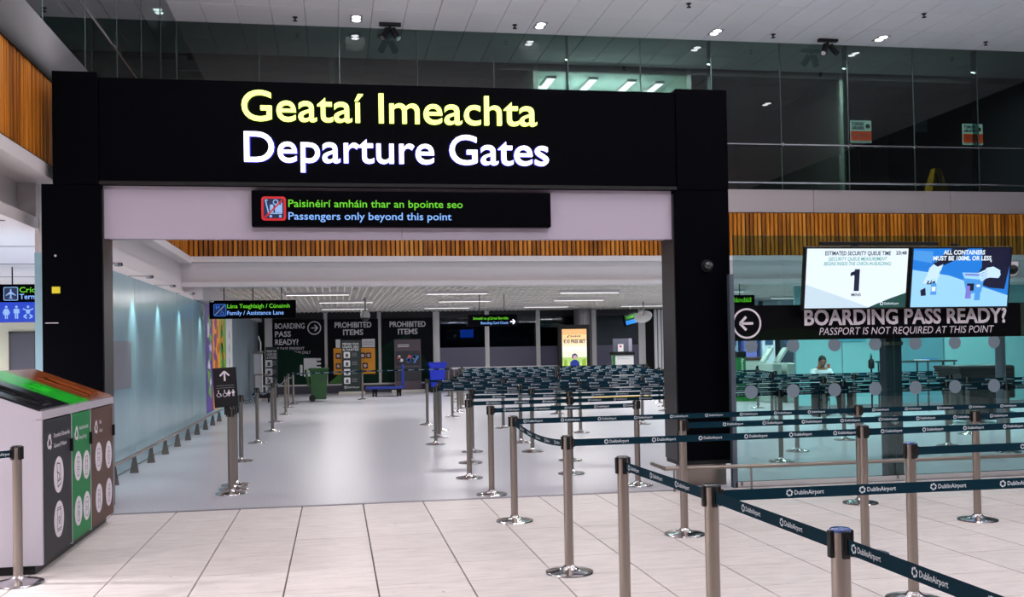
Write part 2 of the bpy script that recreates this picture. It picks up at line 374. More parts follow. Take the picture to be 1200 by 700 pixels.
# ---- high ceiling of metal tiles (tiles 0.65 x 1.15)
cm = MB().box((-9.5, YB, ZC+0.03), (XR, 23.25, ZC+0.3), CGAP)
ceiling = cm.build('ceiling', kind='structure')
ct = MB().add([(0.010,0.010,0),(0.640,0.010,0),(0.640,1.140,0),(0.010,1.140,0),(0.0,0.0,0.03),(0.65,0,0.03),(0.65,1.15,0.03),(0,1.15,0.03)],
              [(3,2,1,0),(4,5,1,0),(5,6,2,1),(6,7,3,2),(7,4,0,3)], CEIL)
cme = ct.mesh('tile', (0, 0, 0)); rest = MB(); cl = world_loc(ceiling)
for r in range(-2, 24):
    y = 21.0-1.15*(r+1)
    for c in range(42):
        x = 4.05-0.65*21+0.65*c
        if x > XR or x < -9.5 or y < YB: continue
        if -2 <= r < 4 and x > -5:
            o = bpy.data.objects.new('tile', cme); COL.objects.link(o); o.parent = ceiling; o.location = Vector((x, y, ZC))-cl
        else: rest.add([(v[0]+x, v[1]+y, v[2]+ZC) for v in ct.v], ct.f, CEIL)
rest.build('tile', ceiling, kind='stuff')
# ---- outer walls
struct('wall_back', MB().box((-9.5, YB-0.2, 0), (XR, YB, ZC+0.3), mat('back_wall', (28, 28, 32), 0.7)))
struct('wall_right', MB().box((XR, YB, 0), (XR+0.2, YEND+0.6, ZC+0.3), mat('side_wall', (66, 68, 74), 0.7)))
struct('wall_corridor_side', MB().box((-9.7, YB, 0), (-9.5, YEND+0.6, ZC+0.3), mat('beige_wall', (206, 204, 184), 0.7)))
# ---- low ceiling: bulkhead round the atrium, slotted grid over the queue hall
bulk = MB()
prof = [(0, 3.36), (0, 3.47), (0.42, 3.47), (0.42, 2.87), (0.10, 2.87), (0.10, 2.96), (0.26, 2.965), (0.24, 3.02), (0.19, 3.12), (0.13, 3.24), (0.10, 3.35)]
T = Matrix(((0, 0, 1, -3.04), (1, 0, 0, YF-0.06), (0, 1, 0, 0), (0, 0, 0, 1)))     # profile (y,z) swept along x
bulk.prism([(p[0], p[1]) for p in prof][::-1], XR+3.04, WHITE, T)
struct('trim_1', bulk, label='white curved bulkhead under the timber band')
side = MB()                                  # the same on the left, seen running away above the blue-grey wall
side.box((-3.3, YB, 3.33), (-2.80, YF, 3.46), WHITE)
side.box((-3.3, 11.12, 2.98), (-3.02, 11.22, 3.36), WHITE)
side.box((-3.055, 11.2, 2.62), (-3.02, YF+0.3, 3.33), WHITE)
side.prism([(0, 0), (0.24, 0), (0.20, 0.08), (0.10, 0.10), (0.02, 0.2), (0, 0.45)], YF+0.2-11.2, WHITE, Matrix(((1, 0, 0, -3.02), (0, 0, -1, YF+0.2), (0, 1, 0, 2.62), (0, 0, 0, 1))))
side.box((-3.06, YF+0.2, 2.62), (-2.62, YEND+0.2, 2.97), WHITE)
struct('trim_2', side, label='white stepped bulkhead above the blue-grey panelled wall')
grid = MB().box((XL, YF+0.3, ZLOW+0.35), (XR, YEND+0.4, ZLOW+0.6), mat('ceiling_void', (70, 72, 74), 0.9))
lowc = grid.build('ceiling', kind='structure', label='low slotted ceiling over the queue hall')
gs = MB(); SLW = mat('ceiling_slat', (244, 240, 232), 0.5)
for i in range(123):
    x = -2.6+0.165*i
    if x < XR: gs.box((x, YF+0.36, ZLOW), (x+0.028, YEND, ZLOW+0.07), SLW)
for j in range(14):
    y = YF+0.36+1.2*j; gs.box((XL+0.1, y, ZLOW+0.005), (XR, y+0.05, ZLOW+0.08), SLW)
gs.build('slat', lowc, kind='stuff')
mid = MB().box((XL, YF+0.34, ZLOW+0.14), (XR, YEND, ZLOW+0.15), mat('ceiling_liner', (150, 149, 148), 0.8)); mid.build('liner', lowc)
# ---- timber slatted fascias
def slats(mb, p, q, z0, z1, n, d, wdt):
    p = Vector((p[0], p[1], 0)); q = Vector((q[0], q[1], 0)); u = (q-p).normalized(); nr = Vector((u.y, -u.x, 0)); L = (q-p).length
    for i in range(n):
        s = p+u*(L*(i+0.5)/n); j = random.uniform(-0.004, 0.006)
        a = s-u*wdt/2; b = s+u*wdt/2; c = nr*(d+j)
        vs = [a, b, b+c, a+c]; vs = [(v.x, v.y, z0) for v in vs]+[(v.x, v.y, z1) for v in vs]
        mb.add(vs, [(0,3,2,1),(4,5,6,7),(0,1,5,4),(1,2,6,5),(2,3,7,6),(3,0,4,7)], random.choice((WOOD, WOOD, WOOD, WOODB, WOODB, WOODC)))
bk = MB().box((XL-0.02, YF, 3.47), (XR, YF+0.15, 4.41), WOODBK)
wf = bk.build('wall_front_fascia', kind='structure', label='timber slatted band across the hall')
sl = MB(); slats(sl, (XL, YF), (XR, YF), 3.475, 4.40, 215, 0.06, 0.062); sl.build('slat', wf, kind='stuff')
bk = MB().box((XL-0.12, YB, 3.47), (XL-0.04, YF, 4.40), WOODBK).box((XL-0.12, YB, 3.46), (XL+0.02, YF, 3.49), NEARBLK).box((XL-0.12, YB, 4.37), (XL+0.02, YF, 4.41), NEARBLK)
wf2 = bk.build('wall_left_fascia', kind='structure', label='timber slatted band on the left above the corridor')
sl = MB(); slats(sl, (XL-0.04, YF), (XL-0.04, YB), 3.49, 4.37, 420, -0.04, 0.040); sl.build('slat', wf2, kind='stuff')
# ---- metal fascias of the upper floor (separate sheets)
mf = MB().box((XL, YF+0.1, 4.41), (XR, YF+2.0, 4.90), DARKIN); mfo = mf.build('floor_upper', kind='structure', label='edge of the upper floor')
x = XL
while x < XR:
    x2 = min(x+3.33, XR)
    MB().box((x+0.006, YF-0.03, 4.42), (x2-0.006, YF+0.1, 4.92), METALF).build('panel', mfo); x = x2
up2 = MB().box((-9.5, YB, 4.62), (XL-0.3, YEND, 4.90), DARKIN).box((XL-0.3, YF+2.0, 4.62), (XR, YEND, 4.90), DARKIN).build('floor_upper', kind='structure', label='upper floor slab')
y = YB
while y < YF:
    y2 = min(y+3.0, YF)
    MB().add([(XL-0.12, y+0.004, 4.42), (XL-0.12, y2-0.004, 4.42), (XL, y2-0.004, 4.42), (XL, y+0.004, 4.42), (XL-0.12, y+0.004, 4.92), (XL-0.12, y2-0.004, 4.92), (XL, y2-0.004, 4.92), (XL, y+0.004, 4.92)],
             [(0,1,2,3),(7,6,5,4),(0,4,5,1),(1,5,6,2),(2,6,7,3),(3,7,4,0)], DARKF).build('panel', up2); y = y2
MB().box((XL-0.4, YB, 4.40), (XL-0.1, YF, 4.62), DARKIN).build('beam', up2)
# ---- upper glazing: front (1.6 m panes in two rows) and the left return
XJ = [-3.04+1.6*i for i in range(14)]
wg = MB(); ZJ = 5.92
wg.cyl((XJ[0], YF-0.03, ZJ), (XR, YF-0.03, ZJ), 0.018, CHROME, 8).cyl((XJ[0], YF-0.05, 5.07), (XR, YF-0.05, 5.07), 0.022, CHROME, 8)
for x in XJ: wg.box((x-0.008, YF-0.008, ZF-0.02), (x+0.008, YF+0.02, ZC+0.03), mat('joint_silicone', (60, 72, 72), 0.4))
win = wg.build('window_1', kind='structure', label='glazed front of the upper floor')
for i, x in enumerate(XJ[:-1]):
    for z0, z1 in ((ZF-0.02, ZJ), (ZJ, ZC+0.02)):
        MB().box((x+0.008, YF, z0+0.006), (min(x+1.592, XR), YF+0.012, z1-0.006), GLASSUP).build('pane', win)
    MB().cyl((x, YF+0.01, ZJ), (x, YF-0.07, ZJ), 0.035, CHROME, 10).build('glass_fitting', win)
for x in XJ[1::2]:
    MB().box((x-0.01, YF+0.03, ZF), (x+0.01, YF+0.20, ZC), glass('glass_fin', (150, 185, 185))).build('glass_fin', win)
wg2 = MB().cyl((XJ[0], YB, ZJ), (XJ[0], YF, ZJ), 0.018, CHROME, 8)
ys = [YF-1.9*i for i in range(0, 14)]
for y in ys: wg2.box((XJ[0]-0.02, y-0.006, ZF-0.02), (XJ[0]+0.004, y+0.006, ZC+0.02), MATS['joint_silicone'])
win2 = wg2.build('window_2', kind='structure', label='glazed left side of the upper floor')
for y in ys[:-1]:
    for z0, z1 in ((ZF-0.02, ZJ), (ZJ, ZC+0.02)):
        MB().box((XJ[0]-0.012, y-1.892, z0+0.006), (XJ[0], y-0.008, z1-0.006), GLASSUP).build('pane', win2)
# ---- what lies behind the upper glass
inn = MB().box((-9.5, 23.25, ZC-0.02), (XR, 30.2, ZC+0.2), DARKIN2)
ic = inn.build('ceiling', kind='structure', label='dark ceiling of the upstairs offices')
for c in range(44):
    MB()
g = MB()
for c in range(44): g.box((-9.4+0.62*c, 23.3, ZC-0.028), (-9.385+0.62*c, 30, ZC-0.02), DARKIN)
for r in range(5): g.box((-9.4, 23.3+1.25*r, ZC-0.03), (XR, 23.33+1.25*r, ZC-0.02), DARKIN)
g.build('grid_joint', ic, kind='stuff')
struct('wall_upper_back', MB().box((-9.5, 30.0, 4.9), (XR, 30.2, ZC), DARKIN))
hm = MB().box((XL-0.3, 23.2, ZC-0.16), (XR, 23.3, ZC+0.05), mat('dark_beam', (30, 34, 36), 0.5))
for x in (0.0, 4.7, 8.45, 12.4): hm.box((x-0.06, 23.2, 4.9), (x+0.06, 23.3, ZC), mat('pale_mullion', (150, 160, 152), 0.5))
struct('trim_3', hm, label='mullions and head of the inner glazing upstairs')
lr = MB().box((4.76, 27.6, 4.9), (8.4, 27.7, ZC-0.02), mat('office_wall', (190, 205, 195), 0.7)).box((4.74, 23.3, ZC-0.06), (8.4, 27.6, ZC-0.022), mat('office_ceiling', (190, 205, 198), 0.7)).box((8.4, 23.3, 4.9), (8.5, 27.7, ZC-0.02), MATS['office_wall']).box((4.64, 23.3, 4.9), (4.74, 27.7, ZC-0.02), MATS['office_wall'])
struct('wall_office', lr, label='pale walls of the lit office upstairs')
struct('wall_partition', MB().box((12.4, 23.3, 4.9), (12.5, 29.9, ZC-0.03), mat('partition_wall', (84, 88, 86), 0.7)))
for i, (xx, yy) in enumerate(((5.25, 24.0), (5.25+1.05, 24.0), (7.3, 24.1), (8.05, 24.2))):
    f = thing('ceiling_light', ['pale strip light upstairs, leftmost of the four above the black sign', 'pale strip light upstairs, second from the left above the black sign',
        'pale strip light upstairs, third from the left above the black sign', 'pale strip light upstairs, rightmost of the four above the black sign'][i], 'light', (xx, yy, ZC-0.12), 'strip lights in the upstairs office')
    MB().box((xx-0.12, yy-0.02, ZC-0.12), (xx+0.12, yy+1.02, ZC-0.06), WHITE).build('frame', f)
    MB().box((xx-0.09, yy, ZC-0.128), (xx+0.09, yy+1.0, ZC-0.12), LAMPW).build('diffuser', f)
for i, (xx, yy) in enumerate(((1.2, 24.6), (3.2, 24.8), (9.6, 24.3), (10.9, 24.6), (12.9, 24.2), (14.4, 24.5))):
    f = thing('air_vent', 'dark square air vent in the upstairs ceiling, %s from the left' % ['first', 'second', 'third', 'fourth', 'fifth', 'sixth'][i], 'vent', (xx, yy, ZC-0.06), 'air vents in the upstairs ceiling')
    MB().box((xx-0.45, yy-0.3, ZC-0.06), (xx+0.45, yy+0.3, ZC-0.02), mat('vent_dark', (22, 24, 26), 0.6)).build('frame', f)
    for k in range(5): MB().box((xx-0.42, yy-0.26+0.11*k, ZC-0.07), (xx+0.42, yy-0.22+0.11*k, ZC-0.06), DARKIN2).build('slat', f)
# ---- left wall of blue-grey panels inside the gate
lw = MB().box((-3.06, 11.2, 0), (-2.78, YEND+0.2, 2.62), mat('wall_edge', (150, 190, 205), 0.4)); wl = lw.build('wall_left', kind='structure')
e = [11.22, 13.25, 14.75, 16.5, 18.4, 20.5, 22.55]
for a, b in zip(e, e[1:]): MB().cbox((-2.78, a+0.006, 0.02), (-2.735, b-0.006, 2.60), BLUEPAN, 0.006).build('panel', wl)
MB().box((-2.735, 13.30, 1.10), (-2.728, 14.45, 1.72), mat('grey_inset', (120, 124, 134), 0.35)).build('hatch', wl)
pan = [(22.6, 23.75, (86, 50, 160)), (23.8, 25.2, (236, 150, 22)), (25.25, 26.6, (120, 170, 50)), (26.65, 28.2, (222, 224, 230))]
NAMES = ['purple', 'orange', 'green', 'white']
for i, (a, b, c) in enumerate(pan):
    t = thing('mural_panel', ['purple wall graphic panel with green leaf shapes ending the blue-grey wall', 'orange wall graphic panel with purple and brown shapes beside the purple one',
        'lime green wall graphic panel with orange blotches between the orange and white ones', 'white wall notice panel with rows of small pictograms past the green graphic'][i], 'wall panel', (-2.76, (a+b)/2, 0.25), 'graphic panels on the left wall')
    MB().box((-2.775, a, 0.25), (-2.735, b, 2.60), mat(NAMES[i]+'_mural', c, 0.4)).build('board', t)
    pc = [((120, 190, 70), (230, 230, 240)), ((110, 50, 130), (160, 90, 40)), ((240, 140, 30), (60, 120, 40)), ((170, 175, 185), (150, 155, 170))][i]
    g = MB(); random.seed(30+i); L = b-a
    for k in range(9 if i < 3 else 0):
        cy = (a+b)/2+random.uniform(-0.25, 0.25)*L; cz = 0.7+0.19*k; n = 9
        pts = [(0.16*L*random.uniform(0.5, 1.7)*math.cos(2*math.pi*q/n), 0.15*random.uniform(0.5, 1.6)*math.sin(2*math.pi*q/n)) for q in range(n)]
        g.prism(pts, 0.004, mat('mural_ink_%s_%d' % (NAMES[i], k % 2), pc[k % 2], 0.4), plate((-2.735, cy, cz), (0, 1, 0), ZD))
    if i == 3:
        for k in range(3): g.prism(circ(0.12, 0, 0, 12), 0.004, mat('grey_pictogram', pc[0], 0.4), plate((-2.735, (a+b)/2, 1.3+0.35*k), (0, 1, 0), ZD))
    g.build('artwork', t)
e = [28.25, 30.0, 31.9, 33.8, 35.7, 37.6]
for a, b in zip(e, e[1:]): MB().box((-2.78, a+0.006, 0.02), (-2.735, b-0.006, 2.60), GREYPAN).build('panel', wl)
# bumper rail along the left wall
rl = thing('bumper_rail', 'low steel bumper rail on flat brackets along the blue-grey wall', 'rail', (-2.6, 17, 0))
MB().tube([(-2.6, 11.7, 0.235), (-2.6, 24.3, 0.235)], 0.022, STEEL, 10).build('rail', rl, smooth=True)
MB().tube([(-2.6, 11.7, 0.0), (-2.6, 11.7, 0.235)], 0.022, STEEL, 10).build('end_post', rl, smooth=True)
y = 12.7
while y < 24.3:
    MB().add([(-2.62, y-0.012, 0.22), (-2.58, y-0.012, 0.22), (-2.55, y-0.012, 0), (-2.66, y-0.012, 0), (-2.62, y+0.012, 0.22), (-2.58, y+0.012, 0.22), (-2.55, y+0.012, 0), (-2.66, y+0.012, 0)],
             [(0,1,2,3),(7,6,5,4),(0,4,5,1),(1,5,6,2),(2,6,7,3),(3,7,4,0)], STEEL).build('bracket', rl); y += 1.22
# ---- far wall: dark glazed screens between pale posts
fw_ = MB().box((-3.0, YEND+0.25, 0), (XR, YEND+0.45, 3.3), mat('far_dark', (14, 15, 22), 0.5)).box((-2.7, YEND-0.05, 0), (XR, YEND+0.25, 0.30), mat('far_skirt', (62, 60, 78), 0.5))
farw = fw_.build('wall_far', kind='structure')
PALE = mat('pale_post', (216, 214, 214), 0.5)
for x0, x1 in ((-2.51, -2.24), (-0.42, -0.29), (1.51, 1.65), (3.56, 3.80), (5.5, 5.66), (7.45, 7.6), (9.6, 9.78), (11.45, 11.72), (13.6, 13.75), (15.6, 15.75)):
    MB().box((x0, YEND-0.05, 0.30), (x1, YEND+0.1, 2.93), PALE).build('post', farw)
MB().box((-2.7, YEND-0.08, 0.28), (XR, YEND-0.05, 0.34), PALE).build('sill', farw)
PURP = mat('frosted_film', (92, 88, 112), 0.4)
for x0, x1 in ((3.80, 5.5), (5.66, 7.45), (7.6, 9.6), (9.78, 11.45)):
    MB().box((x0, YEND-0.01, 0.34), (x1, YEND, 1.58), PURP).build('film', farw)
    MB().box((x0, YEND, 0.34), (x1, YEND+0.01, 2.9), glass('far_glass', (150, 160, 180))).build('pane', farw)
MB().box((-2.24, YEND-0.02, 2.70), (XR, YEND+0.05, 2.95), mat('far_head', (24, 24, 32), 0.5)).build('head_rail', farw)
MB().box((4.6, YEND+0.2, 1.95), (5.1, YEND+0.24, 2.25), glow('blue_screen', (40, 110, 235), 1.0)).build('monitor', farw)
MB().box((3.9, YEND+0.2, 2.48), (5.9, YEND+0.24, 2.53), glow('strip_glow', (150, 175, 170), 0.8)).build('lamp_strip', farw)
# blinds: white vertical strips at the right of the gate opening
bl = thing('vertical_blind', 'white vertical strip curtain at the far right of the gate opening', 'blind', (12.1, 37.2, 0.3))
for k in range(7): MB().box((11.95+0.15*k, 37.15, 0.3), (12.06+0.15*k, 37.2, 2.9), mat('blind_white', (226, 228, 232), 0.5)).build('slat', bl)
# ---- corridor on the left, under the timber band
co = MB().box((-9.5, YB, 2.87), (-3.12, 22.0, 3.0), WHITE).box((-3.12, YB, 2.86), (-3.02, 11.2, 2.98), WHITE).box((-3.12, 11.2, 2.87), (-3.06, 22.0, 3.0), WHITE).box((-3.3, YB, 2.98), (-3.2, 11.2, 3.34), WHITE)
coc = co.build('ceiling', kind='structure', label='low white ceiling of the left corridor')
cj = MB()
for yy in (8.0, 10.5, 13.0, 15.5, 18.0): cj.box((-9.5, yy, 2.862), (-3.1, yy+0.02, 2.87), mat('joint_grey', (120, 118, 120), 0.8))
cj.build('joint', coc)
cw = MB().box((-9.5, 22.0, 0), (-3.06, 22.2, 2.9), mat('beige_wall', (206, 204, 184), 0.7)); cwo = cw.build('wall_corridor_end', kind='structure')
dr = MB().box((-6.45, 21.94, 0), (-6.02, 22.0, 2.0), mat('dark_door_leaf', (74, 74, 86), 0.35)).box((-6.50, 21.95, 0), (-6.45, 22.0, 2.05), mat('door_frame', (60, 60, 66), 0.4)).box((-6.02, 21.95, 0), (-5.97, 22.0, 2.05), MATS['door_frame']).box((-6.5, 21.95, 2.0), (-5.97, 22.0, 2.05), MATS['door_frame'])
dd = dr.build('door_1', kind='structure')
MB().cyl((-6.14, 21.93, 0.8), (-6.14, 21.93, 1.25), 0.015, CHROME, 8).build('door_handle', dd)
o = thing('smoke_detector', 'small dark ceiling fitting in the left corridor above the hanging sign', 'detector', (-5.6, 17.0, 2.80)); MB().lathe([(0.05, 0), (0.16, 0.02), (0.17, 0.07)], mat('dark_grey', (60, 60, 66), 0.5), 16, (-5.6, 17.0, 2.80)).build('housing', o)
o = thing('ceiling_light', 'round recessed downlight with pinkish glow in the left corridor ceiling', 'light', (-4.25, 12.2, 2.845))
MB().lathe([(0.17, 0), (0.19, 0.006), (0.19, 0.026)], WHITE, 20, (-4.25, 12.2, 2.845)).build('ring', o); MB().lathe([(0.0001, -0.004), (0.15, 0.0)], glow('pink_lamp', (255, 205, 255), 5), 20, (-4.25, 12.2, 2.845)).build('diffuser', o)

# =================================================================== THE GATE
gate = thing('gate_portal', 'huge matt black portal frame with glowing departure gates lettering', 'gate', (0.8, YG+0.25, 0))
def P_(name, mb, **k): return mb.build(name, gate, **k)
P_('column', MB().cbox((-2.83, YG, 0.0), (-2.27, YG+0.46, 3.24), BLACK, 0.006).box((-2.272, YG+0.04, 0), (-2.262, YG+0.46, 3.2), BLACK2))
P_('corner_panel', MB().cbox((-2.72, YG-0.01, 3.24), (-2.29, YG+0.5, 4.36), BLACK, 0.006))
P_('header', MB().cbox((-2.285, YG, 3.24), (3.695, YG+0.5, 4.31), BLACK, 0.006).box((-2.285, YG-0.012, 3.24), (3.695, YG, 3.275), NEARBLK))
P_('corner_panel', MB().cbox((3.70, YG-0.01, 3.24), (4.29, YG+0.5, 4.35), BLACK, 0.006))
P_('column', MB().cbox((3.67, YG, 0.28), (4.29, YG+0.46, 3.24), BLACK, 0.006).box((3.66, YG+0.04, 0.28), (3.67, YG+0.46, 3.2), BLACK2))
P_('plinth', MB().box((3.76, YG+0.06, 0.0), (4.22, YG+0.4, 0.28), STEEL).box((3.67, YG+0.01, 0.235), (4.29, YG+0.45, 0.285), NEARBLK), label='brushed steel plinth')
P_('fascia_panel', MB().box((-2.27, YG+0.09, 2.71), (0.70, YG+0.14, 3.26), PANELW).box((0.706, YG+0.09, 2.71), (3.66, YG+0.14, 3.26), PANELW).box((-2.27, YG+0.14, 2.73), (3.66, YG+0.4, 3.26), PANELW), label='lilac white panel')
P_('badge', MB().box((-2.735, YG-0.012, 2.16), (-2.66, YG, 2.225), mat('yellow_badge', (226, 214, 40), 0.5)), label='small yellow square')
P_('badge', MB().box((-2.80, YG-0.006, 1.865), (-2.68, YG, 1.872), SPLITW), label='tiny white line of print')
P_('badge', MB().cyl((-2.70, YG, 2.53), (-2.70, YG-0.01, 2.53), 0.012, CHROME, 10), label='tiny steel button')
P_('plinth', MB().box((-2.8, YG+0.05, 0), (-2.3, YG+0.4, 0.02), STEEL))
L1 = MB(); put_text(L1, 'Geataí Imeachta', (-0.905, YG, 3.905), XD, ZD, LIME, cap=0.30, width=3.05, bold=0.004, res=5, depth=0.05)
P_('lettering', L1, label='lime lit Irish lettering')
L2 = MB(); put_text(L2, 'Departure Gates', (-0.885, YG, 3.485), XD, ZD, LITW, cap=0.30, width=3.15, bold=0.004, res=5, depth=0.05)
P_('lettering', L2, label='white lit English lettering')
hal = MB(); put_text(hal, 'Geataí Imeachta', (-0.905, YG, 3.905), XD, ZD, mat('green_letter_halo', (40, 60, 10), 0.6), cap=0.30, width=3.05, bold=0.016, res=4, depth=0.003)  # glow round the letters, painted as a wider coloured outline
put_text(hal, 'Departure Gates', (-0.885, YG, 3.485), XD, ZD, mat('blue_letter_halo', (28, 20, 150), 0.6, emit=(40, 30, 220), es=0.7), cap=0.30, width=3.15, bold=0.018, res=4, depth=0.003)
P_('lettering_halo', hal)
# passengers-only sign on the white panel
sg = thing('hanging_sign', 'black sign reading passengers only beyond this point under the portal lettering', 'sign', (0.72, YG+0.03, 2.82))
MB().cbox((-0.82, YG-0.03, 2.825), (2.28, YG+0.09, 3.19), BLACK, 0.008).build('box', sg)
l = MB(); put_text(l, 'Paisinéirí amháin thar an bpointe seo', (-0.455, YG-0.034, 3.022), XD, ZD, GREENT, cap=0.075, width=1.79, bold=0.008)
l.build('lettering', sg, label='green Irish line')
l = MB(); put_text(l, 'Passengers only beyond this point', (-0.455, YG-0.034, 2.893), XD, ZD, BLUET, cap=0.075, width=1.67, bold=0.008)
l.build('lettering', sg, label='pale blue English line')
pg = MB(); T = plate((-0.60, YG-0.031, 3.005), XD, ZD); RED = glow('red_sign', (200, 24, 30), 0.9); SKY = glow('sky_sign', (150, 190, 240), 0.8); NAVY = glow('navy_sign', (20, 40, 90), 0.5)
pg.prism(rrect(0.245, 0.245, 0.03), 0.004, RED, T).prism(rrect(0.20, 0.20, 0.02), 0.006, NAVY, T)
T2 = T @ Matrix.Translation((0, 0, 0.006))
for a, b in (((-0.08, 0.08), (-0.05, -0.05)), ((-0.05, -0.05), (0.08, -0.05)), ((-0.085, 0.085), (-0.06, 0.085)), ((0.08, 0.06), (0.08, -0.05))): pg.prism(seg(a, b, 0.012), 0.002, SKY, T2)
for q in (-0.02, 0.03, 0.06): pg.prism(rrect(0.035, 0.08, 0.005, 2, q, 0.0), 0.002, SKY, T2)
pg.ring(0.018, 0.028, 0.002, SKY, T2 @ Matrix.Translation((0.02, 0.065, 0)), 14)
for q in (-0.03, 0.065): pg.prism(circ(0.014, q, -0.078, 10), 0.002, SKY, T2)
pg.prism(seg((-0.085, -0.09), (0.085, 0.085), 0.016), 0.004, RED, T2); pg.build('pictogram', sg, label='red crossed-out luggage trolley pictogram')
# camera on the right column
cc = thing('security_camera', 'small black dome camera on the right column of the portal', 'camera', (4.01, YG-0.05, 2.40))
MB().cyl((4.01, YG, 2.405), (4.01, YG-0.05, 2.405), 0.065, NEARBLK, 20).build('mount', cc, smooth=True)
MB().ball((4.01, YG-0.06, 2.405), 0.05, mat('dome_smoke', (30, 30, 36), 0.08, spec=0.9), 18, 12).build('dome', cc, smooth=True)
MB().cyl((4.02, YG-0.09, 2.41), (4.035, YG-0.115, 2.415), 0.022, mat('lens_grey', (90, 92, 96), 0.2), 12).build('lens', cc)
# =================================================================== BARRIER POSTS AND BELTS
HP = 0.94
def base_mb(n):
    return MB().lathe([(0.163, 0), (0.166, 0.004), (0.163, 0.012), (0.150, 0.017), (0.095, 0.026), (0.052, 0.036), (0.038, 0.05), (0.0335, 0.055)], CHROME, n)
def cap_mb(n, top):
    m = MB().lathe([(0.034, HP-0.012), (0.0345, HP-0.004), (0.030, HP), (0.0001, HP+0.002)], top, n)
    for k in range(4):
        R = Matrix.Rotation(math.pi/2*k, 4, 'Z')
        if n > 12:
            m.cbox((0.030, -0.013, HP-0.095), (0.042, 0.013, HP-0.006), NEARBLK, 0.003, R)
        else: m.box((0.030, -0.013, HP-0.095), (0.042, 0.013, HP-0.006), NEARBLK, R)
    return m
CAPB = mat('glossy_black_cap', (16, 18, 24), 0.12, spec=0.8); CAPREFL = mat('blue_reflection_cap', (20, 60, 130), 0.15, spec=0.8)  # second cap is black too, its blue screen reflection painted in
ME = {}
for lod, n in ((0, 36), (1, 18)):
    ME[lod, 'base'] = base_mb(n).mesh('base', (0, 0, 0)); ME[lod, 'pole'] = MB().lathe([(0.031, 0.045), (0.031, HP-0.012)], STEEL, n).mesh('pole', (0, 0, 0))
    ME[lod, 'cap'] = cap_mb(n if lod == 0 else 12, CAPB).mesh('cap', (0, 0, 0)); ME[lod, 'caprefl'] = cap_mb(n, CAPREFL).mesh('cap', (0, 0, 0))
    for q in ('base', 'pole', 'cap', 'caprefl'): sm(ME[lod, q])
def inst(name, me, parent, loc=(0, 0, 0)):
    o = bpy.data.objects.new(name, me); COL.objects.link(o); o.parent = parent; o.location = loc; return o
BZ = HP-0.052
def belt(parent, a, b, sag=0.0, near=1, z0=BZ, phase=0.1, zb=None, trim=0.042):
    A = Vector((a[0], a[1], 0)); B = Vector((b[0], b[1], 0)); u = (B-A); L = u.length; u.normalize(); n = Vector((u.y, -u.x, 0))
    if n.dot(-A) < 0: n = -n                     # n faces the queue side the camera stands on
    zb = z0 if zb is None else zb
    def pt(s): t = s/L; return A+u*s+Vector((0, 0, z0+(zb-z0)*t - sag*4*t*(1-t)))
    N = 10 if sag or near else 1; hw = 0.024; m = MB(); vs = []
    for i in range(N+1):
        p = pt(trim+(L-2*trim)*i/N)
        for d, h in ((0.001, -hw), (0.001, hw), (-0.001, hw), (-0.001, -hw)): vs.append(p+n*d+Vector((0, 0, h)))
    fs = [(0, 1, 2, 3), tuple(4*N+k for k in (3, 2, 1, 0))]
    for i in range(N):
        for k in range(4): fs.append((4*i+k, 4*i+(k+1) % 4, 4*i+4+(k+1) % 4, 4*i+4+k))
    m.add(vs, fs, BELT)
    for s in (trim, L-trim):
        p = pt(s); T = plate((p.x, p.y, p.z), u, ZD); m.box((-0.012, -0.028, -0.006), (0.012, 0.028, 0.006), NEARBLK, T)
    bo = m.build('belt', parent)
    t = MB(); s = trim+phase
    xd = u if u.cross(Vector((0, 0, 1))).dot(n) > 0 else -u
    sides = ((n, xd), (-n, -xd)) if near else ((n, xd),)
    while s+0.19 < L:
        for nn, xx in sides:
            for q in ('logo', 'word'):
                left = pt(s if xx.dot(u) > 0 else s+0.18); right = pt(s+0.18 if xx.dot(u) > 0 else s)
                dr = (right-left).normalized(); org = left+nn*0.0016
                if q == 'logo': swirl(t, plate(org+dr*0.018, dr, ZD), 0.0165, INK, 0.0002, near)
                else: put_text(t, 'DublinAirport', org+dr*0.042+Vector((0, 0, -0.0085)), dr, ZD, INK, cap=0.019, width=0.138, bold=0.01 if near else 0.02, res=2 if near else 1)
        s += 0.345
    if t.v: t.build('lettering', bo)
    return bo
BARG = 'retractable belt posts'
def post(x, y, label, to=None, sag=0.0, lod=0, blue=False, group=BARG, phase=0.1, to_y=None):
    r = thing('barrier_post', label, 'barrier post', (x, y, 0), group)
    inst('base', ME[lod, 'base'], r); inst('pole', ME[lod, 'pole'], r); c = inst('cap', ME[lod, 'caprefl' if blue else 'cap'], r)
    ang = 0
    if to: ang = math.atan2(to[1]-y, to[0]-x)
    c.rotation_euler = (0, 0, ang)
    if to: belt(r, (x, y), to, sag, 1 if lod == 0 else 0, phase=phase)
    return r
G1 = 'belt posts on the stone tiles'
post(1.62, 2.0, 'belt post just below the bottom right edge of the photo', to=None)
post(1.62, 3.11, 'nearest steel belt post with a painted blue cap reflection at the bottom right', to=(1.62, 2.0), sag=0.0, blue=True, group=G1, phase=0.03)
post(1.60, 4.22, 'second nearest steel belt post, belts leaving it towards the camera and to the right', to=(1.62, 3.11), group=G1, phase=0.28)
b2 = [o for o in COL.objects if o.get('label', '').startswith('second nearest')][0]; belt(b2, (1.60, 4.22), (3.85, 4.2), phase=0.30)
post(3.85, 4.2, 'belt post outside the right edge of the photo, beside the nearest ones')
post(1.55, 5.43, 'steel belt post left of centre whose base is cut off by the bottom edge', to=(1.60, 4.22), group=G1, phase=0.05)
post(1.555, 6.82, 'steel belt post below centre with its full round base and a sagging belt', to=(3.78, 6.88), group=G1, phase=0.22)
